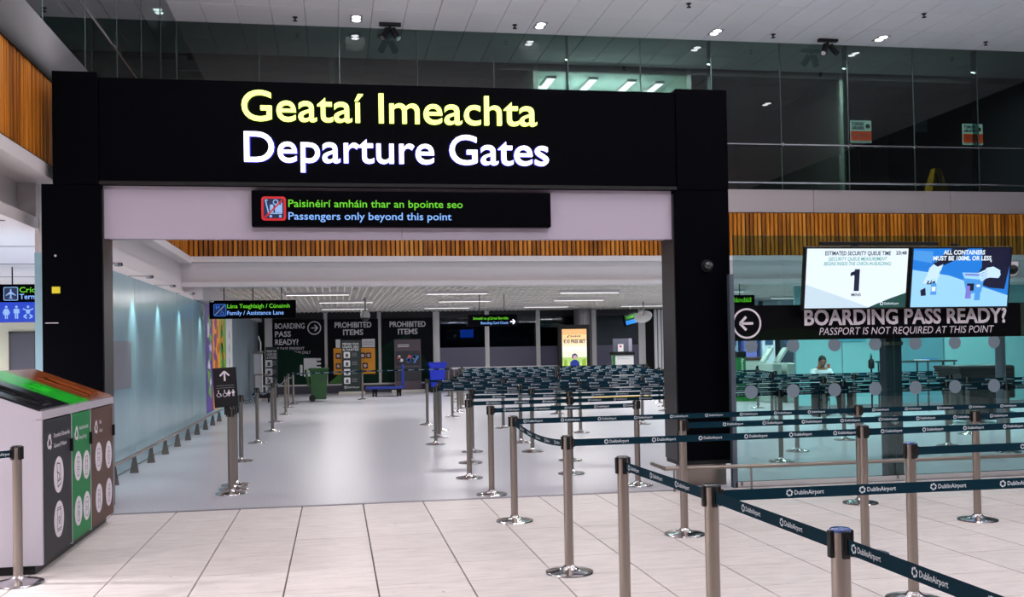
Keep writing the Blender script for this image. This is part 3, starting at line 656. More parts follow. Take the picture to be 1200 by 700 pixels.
post(3.78, 6.88, 'steel belt post on the right whose base is half hidden by the nearest belt', to=(6.9, 7.05), group=G1, phase=0.1)
post(6.9, 7.05, 'belt post outside the right edge of the photo in the middle belt line')
post(1.55, 8.95, 'steel belt post in front of the tile edge with a belt sagging towards the camera', to=(4.93, 9.05), group=G1, phase=0.05)
b2 = [o for o in COL.objects if o.get('label', '').startswith('steel belt post in front of the tile edge')][0]; belt(b2, (1.55, 8.95), (1.555, 6.82), sag=0.05, phase=0.3)
post(2.78, 7.95, 'steel belt post in front of the right portal column', to=(5.4, 7.93), group=G1, phase=0.3)
post(5.4, 7.93, 'steel belt post near the right edge with its full round base on the tiles', to=(8.4, 8.1), group=G1, phase=0.1)
post(8.4, 8.1, 'belt post outside the right edge of the photo, behind the middle line')
post(4.93, 9.05, 'steel belt post whose base shows under the belts right of the portal', to=(8.2, 9.1), group=G1, phase=0.1)
post(8.2, 9.1, 'belt post outside the right edge of the photo, close to the glass screen')
post(3.38, 5.6, 'steel belt post with a painted blue cap reflection between the nearest belts on the right', to=(6.0, 5.66), blue=True, group=G1, phase=0.7)
post(6.0, 5.66, 'belt post outside the right edge of the photo in the second belt line')
post(1.6, 10.62, 'steel belt post standing right at the edge between tiles and polished floor', to=(3.3, 10.86), group=G1, phase=0.1)
post(3.27, 10.86, 'steel belt post just left of the right portal column on the polished floor', group=G1)
post(-2.15, 7.42, 'steel belt post at the left edge in front of the recycling station', to=(-3.2, 6.3), group=G1, phase=0.0)
post(-3.2, 6.3, 'belt post outside the left edge of the photo')
# --- queue maze
ROWS = [
 [(1.55, 12.05), (2.80, 12.08), (5.71, 12.5), (9.05, 12.57), (12.0, 12.6)],
 [(1.77, 13.63), (3.12, 13.5), (6.46, 13.6), (8.78, 13.55), (11.6, 13.7)],
 [(1.99, 15.07), (2.85, 14.8), (5.2, 14.9), (7.87, 14.9), (10.19, 15.15), (13.0, 15.2)],
 [(1.58, 16.48), (2.95, 16.3), (5.6, 16.4), (8.3, 16.4), (10.7, 16.4)],
 [(1.76, 17.73), (4.3, 17.75), (7.0, 17.7), (9.6, 17.75), (12.9, 18.0)],
 [(1.93, 19.19), (3.16, 19.33), (5.9, 19.2), (8.6, 19.2), (11.0, 19.2), (13.9, 19.3)],
 [(1.83, 20.8), (4.6, 20.8), (7.3, 20.8), (9.4, 20.8)],
 [(2.58, 22.9), (5.0, 22.9), (7.6, 22.9), (9.9, 22.9)],
 [(2.9, 24.5), (5.4, 24.5), (8.1, 24.5)],
 [(3.15, 26.05), (5.7, 26.1), (8.5, 26.1)],
 [(3.4, 27.6), (6.0, 27.6), (8.7, 27.6)],
 [(3.5, 29.2), (6.4, 29.2), (9.0, 29.2)],
 [(3.7, 30.8), (6.8, 30.8), (9.6, 30.8)],
 [(4.0, 32.6), (7.2, 32.6), (10.2, 32.6)]]
ORD = ['first', 'second', 'third', 'fourth', 'fifth', 'sixth', 'seventh', 'eighth', 'ninth', 'tenth', 'eleventh', 'twelfth', 'thirteenth', 'fourteenth']
for i, row in enumerate(ROWS):
    for j, p in enumerate(row):
        nx = row[j+1] if j+1 < len(row) else None
        post(p[0], p[1], 'steel belt post in the %s queue row beyond the portal, %s from the left' % (ORD[i], ORD[j]), to=nx, lod=1, group='belt posts of the queue maze', phase=random.uniform(0.0, 0.3))
        # belts between rows alternate, so the lane folds back and forth
    if i+1 < len(ROWS) and i % 2 == 0 and i > 2:
        k = [o for o in COL.objects if o.get('label', '') == 'steel belt post in the %s queue row beyond the portal, %s from the left' % (ORD[i], ORD[len(row)-1])][0]
        if i != 4: belt(k, row[-1], ROWS[i+1][-1], near=0)
# --- lane along the left wall
LANE = [(-1.15, 11.52), (-1.16, 11.88), (-1.17, 12.25), (-1.34, 14.9), (-1.33, 17.8), (-1.23, 20.25), (-1.32, 22.9), (-1.23, 25.58), (-1.30, 28.65), (-1.24, 30.42), (0.81, 32.2), (3.6, 32.9)]
LL = ['steel belt post carrying the small black arrow sign on the left', 'steel belt post close behind the one with the arrow sign', 'third of the three steel posts bunched at the arrow sign',
      'steel belt post nearest behind the bunched three on the left lane', 'second steel post of the left lane behind the bunch', 'third steel post of the left lane behind the bunch', 'fourth steel post of the left lane behind the bunch',
      'fifth steel post of the left lane behind the bunch', 'sixth steel post of the left lane behind the bunch', 'last steel post of the left lane, nearest the green bin', 'lone steel post in front of the black feature wall between green bin and maze', 'steel post at the far left corner of the maze beside the blue bin']
for i, p in enumerate(LANE):
    nx = LANE[i+1] if i+1 < len(LANE) and i > 1 else None
    post(p[0], p[1], LL[i], to=nx, lod=1, sag=0.10 if (nx and i < 9) else 0.0, group='belt posts of the left lane')
# arrow sign on the first of them
t = thing('lane_sign', 'small black sign with a white up arrow and wheelchair symbols on a belt post', 'sign', (-1.17, 11.46, 0.93))
R = Matrix.Translation((-1.19, 11.45, 1.17)) @ Matrix.Rotation(math.radians(-3), 4, 'Y')
MB().cbox((-0.125, 0, -0.215), (0.125, 0.02, 0.215), NEARBLK, 0.006, R).build('board', t)
MB().box((-0.03, 0.02, -0.3), (0.03, 0.05, 0.0), NEARBLK, R).build('bracket', t)
W0 = glow('soft_white', (235, 230, 235), 0.05); g = MB(); T = R @ plate((0, -0.001, 0.12), XD, ZD); arrow(g, T, 0.11, SPLITW, 90)
for q, kd in ((-0.075, 'wheelchair'), (-0.01, 'wheelchair'), (0.035, 'woman'), (0.08, 'man')): man(g, R @ plate((q, -0.001, -0.10), XD, ZD), 0.075, SPLITW, kd)
for q in (0.02, -0.005): g.prism(rrect(0.19, 0.006, 0.002), 0.001, mat('dim_print', (110, 110, 116), 0.6), R @ plate((0, -0.001, q), XD, ZD))
g.build('pictogram', t)

# =================================================================== GLASS SCREEN RIGHT OF THE GATE
YS = 10.40
scn = thing('glass_screen', 'clear glass screen wall with black message band and dotted safety markings', 'glass screen', (8, YS, 0))
jx = [4.24, 6.11, 7.97, 9.83, 11.69]
for a, b in zip(jx, jx[1:]):
    MB().box((a+0.006, YS, 0.06), (b-0.006, YS+0.012, 2.72), GLASSLO).build('pane', scn)
    MB().box((a+0.004, YS-0.006, 1.578), (b-0.004, YS, 1.96), mat('band_black', (8, 8, 12), 0.5, spec=0.05)).build('band', scn)
MB().box((4.22, YS-0.02, 0.0), (11.7, YS+0.03, 0.06), CHROME).build('bottom_rail', scn)
MB().box((4.19, YS-0.02, 0.0), (4.24, YS+0.05, 2.30), mat('steel_channel', (96, 106, 120), 0.35, 0.6)).build('end_channel', scn)
g = MB(); DOT = mat('dot_film', (108, 124, 138), 0.6)
for k in range(16):
    for z, ph in ((1.52, 4.43), (1.023, 4.42)):
        x = ph+0.4845*k
        g = MB().prism(circ(0.075, 0, 0, 24), 0.002, DOT, plate((x, YS-0.001, z), XD, ZD)); g.build('marking_dot', scn)
l = MB(); put_text(l, 'BOARDING PASS READY?', (5.05, YS-0.008, 1.74), XD, ZD, SPLITW, cap=0.160, width=2.45, bold=0.03, depth=0.0)
l.build('lettering', scn, label='bold white boarding pass ready line')
l = MB(); put_text(l, 'PASSPORT IS NOT REQUIRED AT THIS POINT', (5.22, YS-0.008, 1.627), XD, ZD, SPLITW, cap=0.078, width=2.12, shear=0.22, res=3)
l.build('lettering', scn, label='slanted white passport line')
T = plate((4.385, YS-0.008, 1.765), XD, ZD); l = MB(); l.ring(0.145, 0.165, 0.002, SPLITW, T, 40); arrow(l, T, 0.16, SPLITW, 180, 0.002, 0.17); l.build('arrow_ring', scn, label='white ring with a left arrow')
l = MB(); gp = [(4.37, 1.56), (4.37, 1.60)]+[(4.37+0.1*i, 1.60+0.09*math.sin(i/12*math.pi)*(1 if i < 12 else 0)) for i in range(1, 12)]+[(5.6, 1.56)]
l.prism([(x-4.37, z-1.56) for x, z in gp][::-1], 0.0006, mat('dark_green_swoosh', (10, 20, 14), 0.6, spec=0.05), plate((4.25, YS-0.0065, 1.58), XD, ZD)); l.build('band_graphic', scn)
l = MB().box((7.68, YS-0.007, 1.582), (7.96, YS-0.006, 1.955), mat('dark_green_print', (14, 40, 26), 0.5)); l.build('band_graphic', scn)
# posts of the screen
p = thing('screen_post', 'square dark grey steel post behind the glass screen under the message band', 'post', (6.14, 10.6, 0))
MB().cbox((6.09, 10.53, 0), (6.28, 10.68, 1.98), mat('post_grey', (72, 80, 92), 0.4, 0.4), 0.008).build('shaft', p); MB().box((6.04, 10.5, 0), (6.34, 10.72, 0.02), STEEL).build('foot_plate', p)
MB().box((6.06, YS+0.013, 1.5), (6.23, 10.53, 1.54), STEEL).build('bracket', p)
MB().cyl((6.17, 10.535, 0.66), (6.17, 10.51, 0.66), 0.05, mat('pinkish_disc', (200, 180, 184), 0.4), 20).build('disc', p)
p = thing('column', 'slim round steel column beyond the glass at the right edge', 'column', (11.62, 16.3, 0))
MB().lathe([(0.085, 0), (0.085, 2.0)], mat('column_steel', (120, 122, 134), 0.3, 0.7), 20, (11.62, 16.3, 0)).build('shaft', p, smooth=True); MB().lathe([(0.12, 0), (0.12, 0.02)], STEEL, 20, (11.62, 16.3, 0)).build('foot', p)
# low bumper rail in front of the screen
p = thing('bumper_rail', 'low steel bumper rail running along the glass screen and round the right column', 'rail', (8, 10.15, 0))
MB().tube([(3.40, 10.30, 0.245), (4.30, 10.25, 0.245), (4.45, 10.22, 0.245), (12.0, 10.22, 0.245)], 0.022, STEEL, 10).build('rail', p, smooth=True)
MB().tube([(3.40, 10.30, 0.245), (3.40, 10.75, 0.245)], 0.022, STEEL, 10).build('rail', p, smooth=True)
for x, y in ((3.5, 10.30), (4.34, 10.25), (6.2, 10.22), (8.2, 10.22), (10.2, 10.22)):
    MB().cyl((x, y, 0.0), (x, y, 0.24), 0.012, STEEL, 8).build('bracket', p)
# the two monitors, tilted forward on one mount
TILT = math.radians(9)
def monitor(name, label, x0, x1, z0, z1, y):
    t = thing(name, label, 'screen', ((x0+x1)/2, y, z0), 'queue screens above the message band')
    W_, H_ = x1-x0, z1-z0
    R = Matrix.Translation(((x0+x1)/2, y, (z0+z1)/2)) @ Matrix.Rotation(TILT, 4, 'X')
    MB().cbox((-W_/2, 0, -H_/2), (W_/2, 0.06, H_/2), NEARBLK, 0.006, R.copy() @ Matrix.Rotation(0, 4, 'X')).build('housing', t)
    return t, R, W_, H_
def RT(R, u, v, d=0.002): return R @ plate((u, -d, v), XD, ZD)
def rtext(mb, R, s, u, v, m, cap, width=None, align='c', **k):
    o = R @ Vector((u, -0.006, v)); xd = R.to_3x3() @ Vector(XD); yd = R.to_3x3() @ Vector(ZD); put_text(mb, s, o, xd, yd, m, cap=cap, width=width, align=align, **k)
a, b = at(939, 326, 10.2), at(1062, 326, 10.2); c = at(1180, 324, 10.2)
ztop = at(1062, 289, 10.1).z; zbot = at(1062, 363, 10.25).z
t, R, W_, H_ = monitor('monitor', 'white queue time screen showing the number 1, left of the pair', a.x, b.x-0.01, zbot, ztop, 10.14)
SW = glow('screen_white', (226, 240, 250), 0.98); SG = glow('screen_grey_blue', (190, 212, 226), 1.05); SD = glow('screen_dark_green', (16, 70, 66), 0.9); SI = glow('screen_ink', (12, 26, 60), 0.8); SIL = glow('screen_ink_light', (70, 160, 150), 0.9)
hw, hh = W_/2-0.022, H_/2-0.02
MB().prism([(-hw, -hh), (hw, -hh), (hw, hh), (-hw, hh)], 0.002, SW, RT(R, 0, 0, 0.0)).build('display', t)
g = MB(); g.prism([(-hw, -hh), (0.30*hw, -hh), (-0.3*hw, -0.62*hh), (-hw, -0.2*hh)], 0.001, SG, RT(R, 0, 0, 0.0025))
g.prism([(0.25*hw, -hh), (hw, -hh), (hw, -0.5*hh), (0.7*hw, -0.68*hh), (0.45*hw, -0.85*hh)], 0.001, SD, RT(R, 0, 0, 0.0025)); g.build('display_graphic', t)
g = MB(); rtext(g, R, 'ESTIMATED SECURITY QUEUE TIME', 0.0, 0.78*hh, SI, 0.042, 0.76, bold=0.022); rtext(g, R, '23:48', 0.86*hw, 0.80*hh, SI, 0.036, 0.125, bold=0.03)
rtext(g, R, '(SECURITY QUEUE MEASUREMENT', 0.0, 0.60*hh, SIL, 0.036, 0.68, shear=0.2, bold=0.01); rtext(g, R, 'BEGINS INSIDE THE CHECK-IN BUILDING)', 0.0, 0.44*hh, SIL, 0.036, 0.78, shear=0.2, bold=0.01)
rtext(g, R, '1', 0.0, -0.38*hh, SI, 0.205, bold=0.05); g.prism([(-0.02, 0.0), (-0.02, -0.06), (-0.075, -0.028), (-0.075, -0.062), (-0.01, -0.002)][::-1], 0.001, SI, RT(R, 0.0, -0.38*hh+0.205, 0.0045)); g.prism([(-0.075, -0.062), (-0.075, -0.022), (-0.015, 0.0), (0.0, -0.03)], 0.001, SI, RT(R, 0.0, -0.38*hh+0.205, 0.0045)); rtext(g, R, 'MINS', 0.0, -0.60*hh, SI, 0.030, 0.11, bold=0.02)
rtext(g, R, 'DublinAirport', 0.72*hw, -0.90*hh, SW, 0.026, 0.17); swirl(g, RT(R, 0.52*hw, -0.86*hh, 0.006), 0.022, SW); g.build('lettering', t)
t, R, W_, H_ = monitor('monitor', 'blue security video screen about containers, right of the pair', b.x+0.01, c.x, zbot, ztop, 10.14)
hw, hh = W_/2-0.022, H_/2-0.02
B1 = glow('video_blue', (20, 120, 216), 1.0); B2 = glow('video_pale_blue', (150, 208, 246), 1.0); B3 = glow('video_navy', (6, 14, 52), 0.8); B4 = glow('video_skin', (196, 226, 252), 1.0); B5 = glow('video_bag', (70, 150, 226), 1.0); B6 = glow('video_violet', (120, 120, 210), 1.0)
MB().prism([(-hw, -hh), (hw, -hh), (hw, hh), (-hw, hh)], 0.002, B1, RT(R, 0, 0, 0.0)).build('display', t)
g = MB()
def pv(poly, m, d): g.prism([(x*hw, y*hh) for x, y in poly], 0.0006, m, RT(R, 0, 0, d))
pv([(-1, -1), (1, -1), (1, -0.62), (-0.25, 0.08), (-1, 0.28)], B2, 0.0026)
pv([(-1, 0.62), (-0.62, 0.5), (-0.60, 0.9), (-1, 0.95)], B5, 0.0026)
pv([(0.25, -0.12), (0.42, 0.35), (0.40, 1), (1, 1), (1, 0.45), (0.92, -0.40), (0.6, -0.35)], B3, 0.0032)
pv([(-0.55, 0.58), (-0.22, 1), (0.10, 1), (-0.02, 0.7), (-0.38, 0.42)], B3, 0.0032)
pv([(-0.52, 0.56), (-0.38, 0.48), (-0.42, 0.26), (-0.52, 0.08), (-0.68, -0.18), (-0.78, -0.20), (-0.70, 0.10), (-0.66, 0.34)], B4, 0.0038)
pv([(-0.44, 0.26), (-0.46, 0.02), (-0.53, -0.06), (-0.56, 0.08)], B4, 0.0041)
pv([(0.44, 0.12), (0.52, 0.34), (0.66, 0.38), (0.86, 0.20), (0.78, -0.02), (0.6, 0.0), (0.46, -0.06)], B4, 0.0038)
pv([(0.02, 0.18), (0.50, 0.16), (0.44, -0.50), (0.14, -0.58)], B5, 0.0035); pv([(0.02, 0.18), (0.50, 0.16), (0.47, -0.08), (0.08, -0.02)], B2, 0.0040)
pv([(0.12, -0.28), (0.22, -0.28), (0.23, -0.72), (0.11, -0.72)], B6, 0.0044); pv([(0.32, -0.32), (0.42, -0.32), (0.42, -0.78), (0.30, -0.78)], B5, 0.0044)
pv([(-0.60, -0.18), (-0.50, -0.18), (-0.49, -0.58), (-0.61, -0.58)], B5, 0.0044); pv([(-0.68, -0.10), (-0.60, -0.08), (-0.60, -0.22), (-0.70, -0.22)], B3, 0.0044)
for q in range(4):                                # fingers of the left hand reaching down, right hand's fingers over the bag
    pv(seg((-0.66+0.055*q, 0.02+0.02*q), (-0.72+0.07*q, -0.16-0.03*(q % 2)), 0.035), B4, 0.0044)
    pv(seg((0.52, 0.26-0.075*q), (0.36+0.02*q, 0.14-0.085*q), 0.05), B4, 0.0044)
    pv(seg((0.54, 0.225-0.075*q), (0.40+0.02*q, 0.11-0.08*q), 0.012), B5, 0.0047)
pv([(0.80, 0.22), (0.92, 0.34), (0.96, 0.10), (0.84, 0.0)], B3, 0.0046); pv([(-0.60, 0.50), (-0.40, 0.62), (-0.34, 0.50), (-0.50, 0.38)], B3, 0.0046)
pv([(0.07, 0.14), (0.46, 0.12), (0.45, 0.05), (0.09, 0.08)], B6, 0.0043); pv([(0.20, -0.20), (0.28, -0.20), (0.28, -0.45), (0.20, -0.45)], B3, 0.0046)
pv([(0.135, -0.20), (0.205, -0.20), (0.205, -0.28), (0.135, -0.28)], B3, 0.0047); pv([(0.335, -0.24), (0.405, -0.24), (0.405, -0.32), (0.335, -0.32)], SW, 0.0047)
pv([(-0.585, -0.12), (-0.525, -0.12), (-0.525, -0.18), (-0.585, -0.18)], B3, 0.0047); pv([(-0.59, -0.30), (-0.51, -0.30), (-0.51, -0.46), (-0.59, -0.46)], SW, 0.0047)
pv([(0.58, 0.58), (0.62, 0.60), (0.60, 0.52)], SW, 0.0047)
pv([(-0.82, -0.42), (-0.72, -0.34), (-0.70, -0.6), (-0.80, -0.62)], B3, 0.0044); g.build('display_picture', t)
g = MB(); rtext(g, R, 'ALL CONTAINERS', 0.02, 0.80*hh, SW, 0.046, 0.50, bold=0.03); rtext(g, R, 'MUST BE 100ML OR LESS', 0.0, 0.60*hh, SW, 0.046, 0.70, bold=0.03); g.build('lettering', t)
t = thing('monitor_mount', 'black mounting bar behind the pair of queue screens', 'mount', (6.2, 10.3, 1.9))
MB().cbox((5.2, 10.26, 2.60), (6.6, 10.32, 2.64), NEARBLK, 0.006).build('bar', t)
for x in (5.6, 6.8): MB().box((x-0.03, 10.26, 1.95), (x+0.03, 10.30, 2.62), NEARBLK).build('arm', t); MB().box((x-0.03, 10.29, 2.0), (x+0.03, YS, 2.06), NEARBLK).build('arm', t)
t = thing('security_camera', 'white dome camera on the glass screen right of the blue video screen', 'camera', (7.72, 10.34, 2.32))
q = at(1187, 316, 10.33)
MB().cyl((q.x, YS, q.z), (q.x, 10.34, q.z), 0.075, mat('camera_white', (206, 204, 210), 0.4), 20).build('mount', t, smooth=True)
MB().ball((q.x, 10.33, q.z), 0.055, NEARBLK, 16, 10).build('dome', t, smooth=True); MB().box((q.x-0.08, 10.345, q.z+0.04), (q.x+0.08, YS+0.01, q.z+0.09), MATS['camera_white']).build('hood', t)
# =================================================================== RECYCLING STATION
BX = -2.06; BY0, BY1 = 7.66, 10.02; BXB = -2.95
bn = thing('recycling_station', 'white metal recycling station with black, green and brown doors at the left', 'bin', ((BX+BXB)/2, (BY0+BY1)/2, 0))
BW = mat('bin_white', (180, 174, 186), 0.45); ZT = 1.15; RX = -2.74; RZ = ZT+0.39*(BX-RX)
body = MB()
sp = [(0, 0.07), (0, ZT), (RX-BX, RZ), (BXB-BX, RZ-0.04), (BXB-BX, 0.07)]
TS = Matrix(((1, 0, 0, BX), (0, 0, 1, BY0), (0, 1, 0, 0), (0, 0, 0, 1)))
body.prism([(x, z) for x, z in sp], 0.03, BW, TS); body.prism([(x, z) for x, z in sp], 0.03, BW, TS @ Matrix.Translation((0, 0, BY1-BY0-0.03)))
body.box((BXB, BY0+0.03, 0.07), (BXB+0.03, BY1-0.03, RZ-0.04), BW); body.box((BXB+0.03, BY0+0.03, 0.07), (BX-0.03, BY1-0.03, 0.1), BW)
body.box((BX-0.03, BY0-0.002, 1.095), (BX+0.006, BY1, ZT+0.004), BW)
for y in (7.658, 8.475, 9.105, 9.985): body.box((BX-0.028, y, 0.07), (BX+0.004, y+(0.022 if y > 8 else 0.034), 1.10), BW)
body.build('body', bn); MB().box((BXB+0.05, BY0+0.05, 0), (BX-0.06, BY1-0.05, 0.07), NEARBLK).build('plinth', bn)
BC = [(7.69, 8.47, (36, 37, 44), 'black'), (8.50, 9.10, (24, 120, 66), 'green'), (9.13, 9.98, (88, 64, 56), 'brown')]
LC = [(26, 27, 32), (30, 172, 40), (122, 60, 22)]
WORDS = [('Dramhaíl Ghinearálta', 'General Waste'), ('Athchúrsáil', 'Recycling'), ('Bia', 'Food')]
for i, (y0, y1, c, nm) in enumerate(BC):
    dm = mat('door_'+nm, c, 0.5, spec=0.15); cy = (y0+y1)/2; Wd = y1-y0
    d = MB().cbox((BX-0.02, y0, 0.085), (BX+0.008, y1-0.008, 1.085), dm, 0.004).build('door', bn, label=nm+' door with white round pictograms')
    TT = lambda y, z: plate((BX+0.0085, y, z), (0, 1, 0), ZD)
    g = MB(); s = 0.055
    T = TT(y0+0.17*Wd+0.02, 0.92)
    for k in range(3):                                # chasing arrows emblem
        Rk = T @ Matrix.Rotation(math.radians(120*k), 4, 'Z'); g.prism(seg((-0.04, -0.035), (0.03, -0.035), 0.022), 0.001, SPLITW, Rk); g.prism([(0.02, -0.06), (0.055, -0.035), (0.02, -0.012)], 0.001, SPLITW, Rk)
    for q, s_ in enumerate(WORDS[i]): put_text(g, s_, (BX+0.0095, y0+0.34*Wd, 0.945-0.075*q), (0, 1, 0), ZD, SPLITW, cap=0.030, width=min(0.58*Wd, 0.027*len(s_)), bold=0.01)
    g.build('lettering', d)
    g = MB(); INKD = mat('pictogram_ink', (40, 42, 50), 0.6)
    spots = [(0.50, 0.66), (0.50, 0.33)] if i == 0 else [(0.27, 0.66), (0.73, 0.64), (0.27, 0.30), (0.73, 0.30)]
    rr = 0.135 if i == 0 else (0.118 if i == 1 else 0.125)
    random.seed(50+i)
    for k, (fy, z) in enumerate(spots):
        T = TT(y0+fy*Wd+(0.0 if i != 2 else 0.02), z); g.prism(circ(rr, 0, 0, 28), 0.0012, SPLITW, T)
        TI = T @ Matrix.Translation((0, 0, 0.0014))
        if i == 0 and k == 0:
            for a_, b_ in (((-.05, .09), (.03, .08)), ((.03, .08), (.06, -.07)), ((.06, -.07), (-.03, -.09)), ((-.03, -.09), (-.05, .09)), ((-.05, .03), (.02, .0)), ((.02, .0), (-.02, -.05)), ((-.02, -.05), (.05, -.03))): g.prism(seg(a_, b_, 0.009), 0.0008, INKD, TI)
        elif i == 0:
            for z_ in (0.085, 0.07, -0.07, -0.085): g.prism(seg((-.06, z_), (.06, z_), 0.006), 0.0008, INKD, TI)
            g.prism(seg((-.05, .07), (-.05, -.07), 0.006), 0.0008, INKD, TI).prism(seg((.05, .07), (.05, -.07), 0.006), 0.0008, INKD, TI); g.ring(0.014, 0.022, 0.0008, INKD, TI, 14); g.prism(seg((-.02, -.03), (.02, -.03), 0.008), 0.0008, INKD, TI)
        else:
            w1 = random.uniform(0.025, 0.04)
            for a_, b_ in (((-w1, .07), (w1, .07)), ((-w1, .07), (-w1, -.08)), ((w1, .07), (w1, -.08)), ((-w1, -.08), (w1, -.08)), ((-w1, .03), (w1, .03)), ((-w1*.6, -.01), (w1*.6, -.01)), ((-w1*.6, -.03), (w1*.6, -.03))): g.prism(seg(a_, b_, 0.005), 0.0008, INKD, TI)
    g.build('pictogram', d)
    MB().cbox((BX+0.008, y1-0.05, 0.80), (BX+0.03, y1-0.015, 0.90), NEARBLK, 0.003).build('handle', d)
    # sloping lid with a recessed slot
    u = Vector((RX-BX, 0, RZ-ZT)); Lx = u.length; u.normalize(); nrm = Vector((0, 1, 0)).cross(u)
    nrm = nrm if nrm.z > 0 else -nrm
    TL = Matrix(((u.x, 0, nrm.x, BX), (0, 1, 0, y0-0.015 if i else BY0+0.01), (u.z, 0, nrm.z, ZT), (0, 0, 0, 1))); wy = y1-y0+0.03; lm = mat('lid_'+nm, LC[i], 0.22, spec=0.6)
    l = MB(); sx0, sx1 = (0.14*Lx, 0.70*Lx); sy0, sy1 = ((0.36*wy, 0.60*wy) if i != 1 else (0.44*wy, 0.58*wy))
    if i == 1: sx0, sx1 = 0.36*Lx, 0.56*Lx
    for a_, b_ in (((0.012, 0.0), (sx0, wy)), ((sx1, 0), (Lx, wy)), ((sx0, 0), (sx1, sy0)), ((sx0, sy1), (sx1, wy))): l.box((a_[0], a_[1], 0.0), (b_[0], b_[1], 0.015), lm, TL)
    l.box((sx0, sy0, -0.03), (sx1, sy1, -0.025), NEARBLK, TL); l.ring(0.0, 0.0001, 0.001, lm, TL, 3)
    for k in range(4):
        ang = [(sx0-0.03, sy0-0.03, sx1+0.03, sy0-0.015), (sx0-0.03, sy1+0.015, sx1+0.03, sy1+0.03), (sx0-0.03, sy0-0.03, sx0-0.015, sy1+0.03), (sx1+0.015, sy0-0.03, sx1+0.03, sy1+0.03)][k]
        l.box((ang[0], ang[1], 0.015), (ang[2], ang[3], 0.021), lm, TL)
    l.box((Lx, 0, 0.0), (Lx+0.2, wy, 0.012), lm, Matrix(((-1, 0, 0.0, RX+Lx), (0, 1, 0, TL[1][3]), (0, 0, 1, RZ-0.005), (0, 0, 0, 1))))
    l.build('lid', bn, label=nm+' sloping lid with a slot')
# =================================================================== HANGING SIGNS
def hang(name, label, x0, x1, z0, z1, Y, zc, rods=2):
    t = thing(name, label, 'sign', ((x0+x1)/2, Y, z0), 'hanging direction signs')
    MB().cbox((x0, Y, z0), (x1, Y+0.12, z1), BLACK, 0.006).build('box', t)
    for k in range(rods):
        x = x0+(x1-x0)*(k+0.5)/rods; MB().cyl((x, Y+0.06, z1), (x, Y+0.06, zc), 0.01, NEARBLK, 6).build('rod', t)
    return t
a = at(245, 352, 22.3); b = at(347, 374, 22.3)
t = hang('hanging_sign', 'black hanging sign for the family and assistance lane by the left wall', a.x, b.x, 2.265, 2.655, 22.3, ZLOW+0.142, 3)
g = MB(); put_text(g, 'Lána Teaghlaigh / Cúnaimh', (a.x+0.37, 22.296, 2.49), XD, ZD, GREENT, cap=0.085, width=1.30, bold=0.008); g.build('lettering', t, label='green Irish line')
g = MB(); put_text(g, 'Family / Assistance Lane', (a.x+0.37, 22.296, 2.345), XD, ZD, BLUET, cap=0.085, width=1.17, bold=0.008); g.build('lettering', t, label='pale blue English line')
g = MB(); T = plate((a.x+0.22, 22.297, 2.45), XD, ZD); FB = glow('family_blue', (40, 110, 220), 0.9)
g.prism(rrect(0.26, 0.26, 0.03), 0.002, FB, T).prism(rrect(0.235, 0.235, 0.025), 0.003, NAVY, T); T3 = T @ Matrix.Translation((0, 0, 0.003))
g.prism(seg((-0.1, -0.1), (0.1, 0.1), 0.01), 0.001, SKY, T3)
man(g, T3 @ Matrix.Translation((-0.07, 0.01, 0)), 0.09, FB, 'man'); man(g, T3 @ Matrix.Translation((-0.02, 0.03, 0)), 0.07, FB, 'woman'); man(g, T3 @ Matrix.Translation((0.04, -0.10, 0)), 0.11, FB, 'wheelchair'); g.build('pictogram', t)
a = at(548, 369, 26); b = at(606, 382, 26)
t = hang('hanging_sign', 'dark hanging sign for the boarding card check above the maze', a.x, b.x, 2.11, 2.41, 26, ZLOW+0.142, 2)
g = MB(); put_text(g, 'Seiceáil na gCártaí Bordála', (a.x+0.14, 25.996, 2.285), XD, ZD, GREENT, cap=0.062, width=0.92, bold=0.01)
put_text(g, 'Boarding Card Check', (a.x+0.34, 25.996, 2.165), XD, ZD, BLUET, cap=0.062, width=0.72, bold=0.01); g.build('lettering', t)
g = MB(); arrow(g, plate((b.x-0.12, 25.996, 2.22), XD, ZD), 0.13, LITW, 0); g.build('pictogram', t)
a = at(44, 333, 16); t = hang('hanging_sign', 'hanging corridor sign with aeroplane and toilet pictograms at the left edge', a.x-2.2, a.x, 2.05, 2.61, 16, 2.87, 3)
MB().box((a.x-2.2, 15.985, 2.05), (a.x-0.003, 16.0, 2.345), glow('sign_blue', (18, 62, 200), 0.8)).build('blue_strip', t)
g = MB(); put_text(g, 'Críoch', (a.x-0.245, 15.996, 2.475), XD, ZD, GREENT, cap=0.085, bold=0.01); put_text(g, 'Terminal', (a.x-0.245, 15.996, 2.375), XD, ZD, BLUET, cap=0.075, bold=0.01)
g2 = MB()
for k, s in (('lettering', g),):
    s.v = [v for v in s.v]
# keep the words on the face: only the letters that fit before the end of the box
g = MB(); put_text(g, 'Crío', (a.x-0.25, 15.996, 2.49), XD, ZD, GREENT, cap=0.075, width=0.235, bold=0.01); put_text(g, 'Term', (a.x-0.25, 15.996, 2.39), XD, ZD, BLUET, cap=0.075, width=0.235, bold=0.01); g.build('lettering', t)
g = MB(); T = plate((a.x-0.37, 15.996, 2.47), XD, ZD); g.prism(rrect(0.2, 0.2, 0.02), 0.001, SKY, T).prism(rrect(0.18, 0.18, 0.015), 0.002, NAVY, T); T3 = T @ Matrix.Translation((0, 0, 0.002))
g.prism(rrect(0.02, 0.14, 0.009), 0.001, SKY, T3); g.prism([(-0.07, -0.02), (0, 0.04), (0.07, -0.02), (0.07, -0.03), (0, 0.0), (-0.07, -0.03)], 0.001, SKY, T3); g.prism([(-0.03, -0.07), (0, -0.045), (0.03, -0.07)], 0.001, SKY, T3)
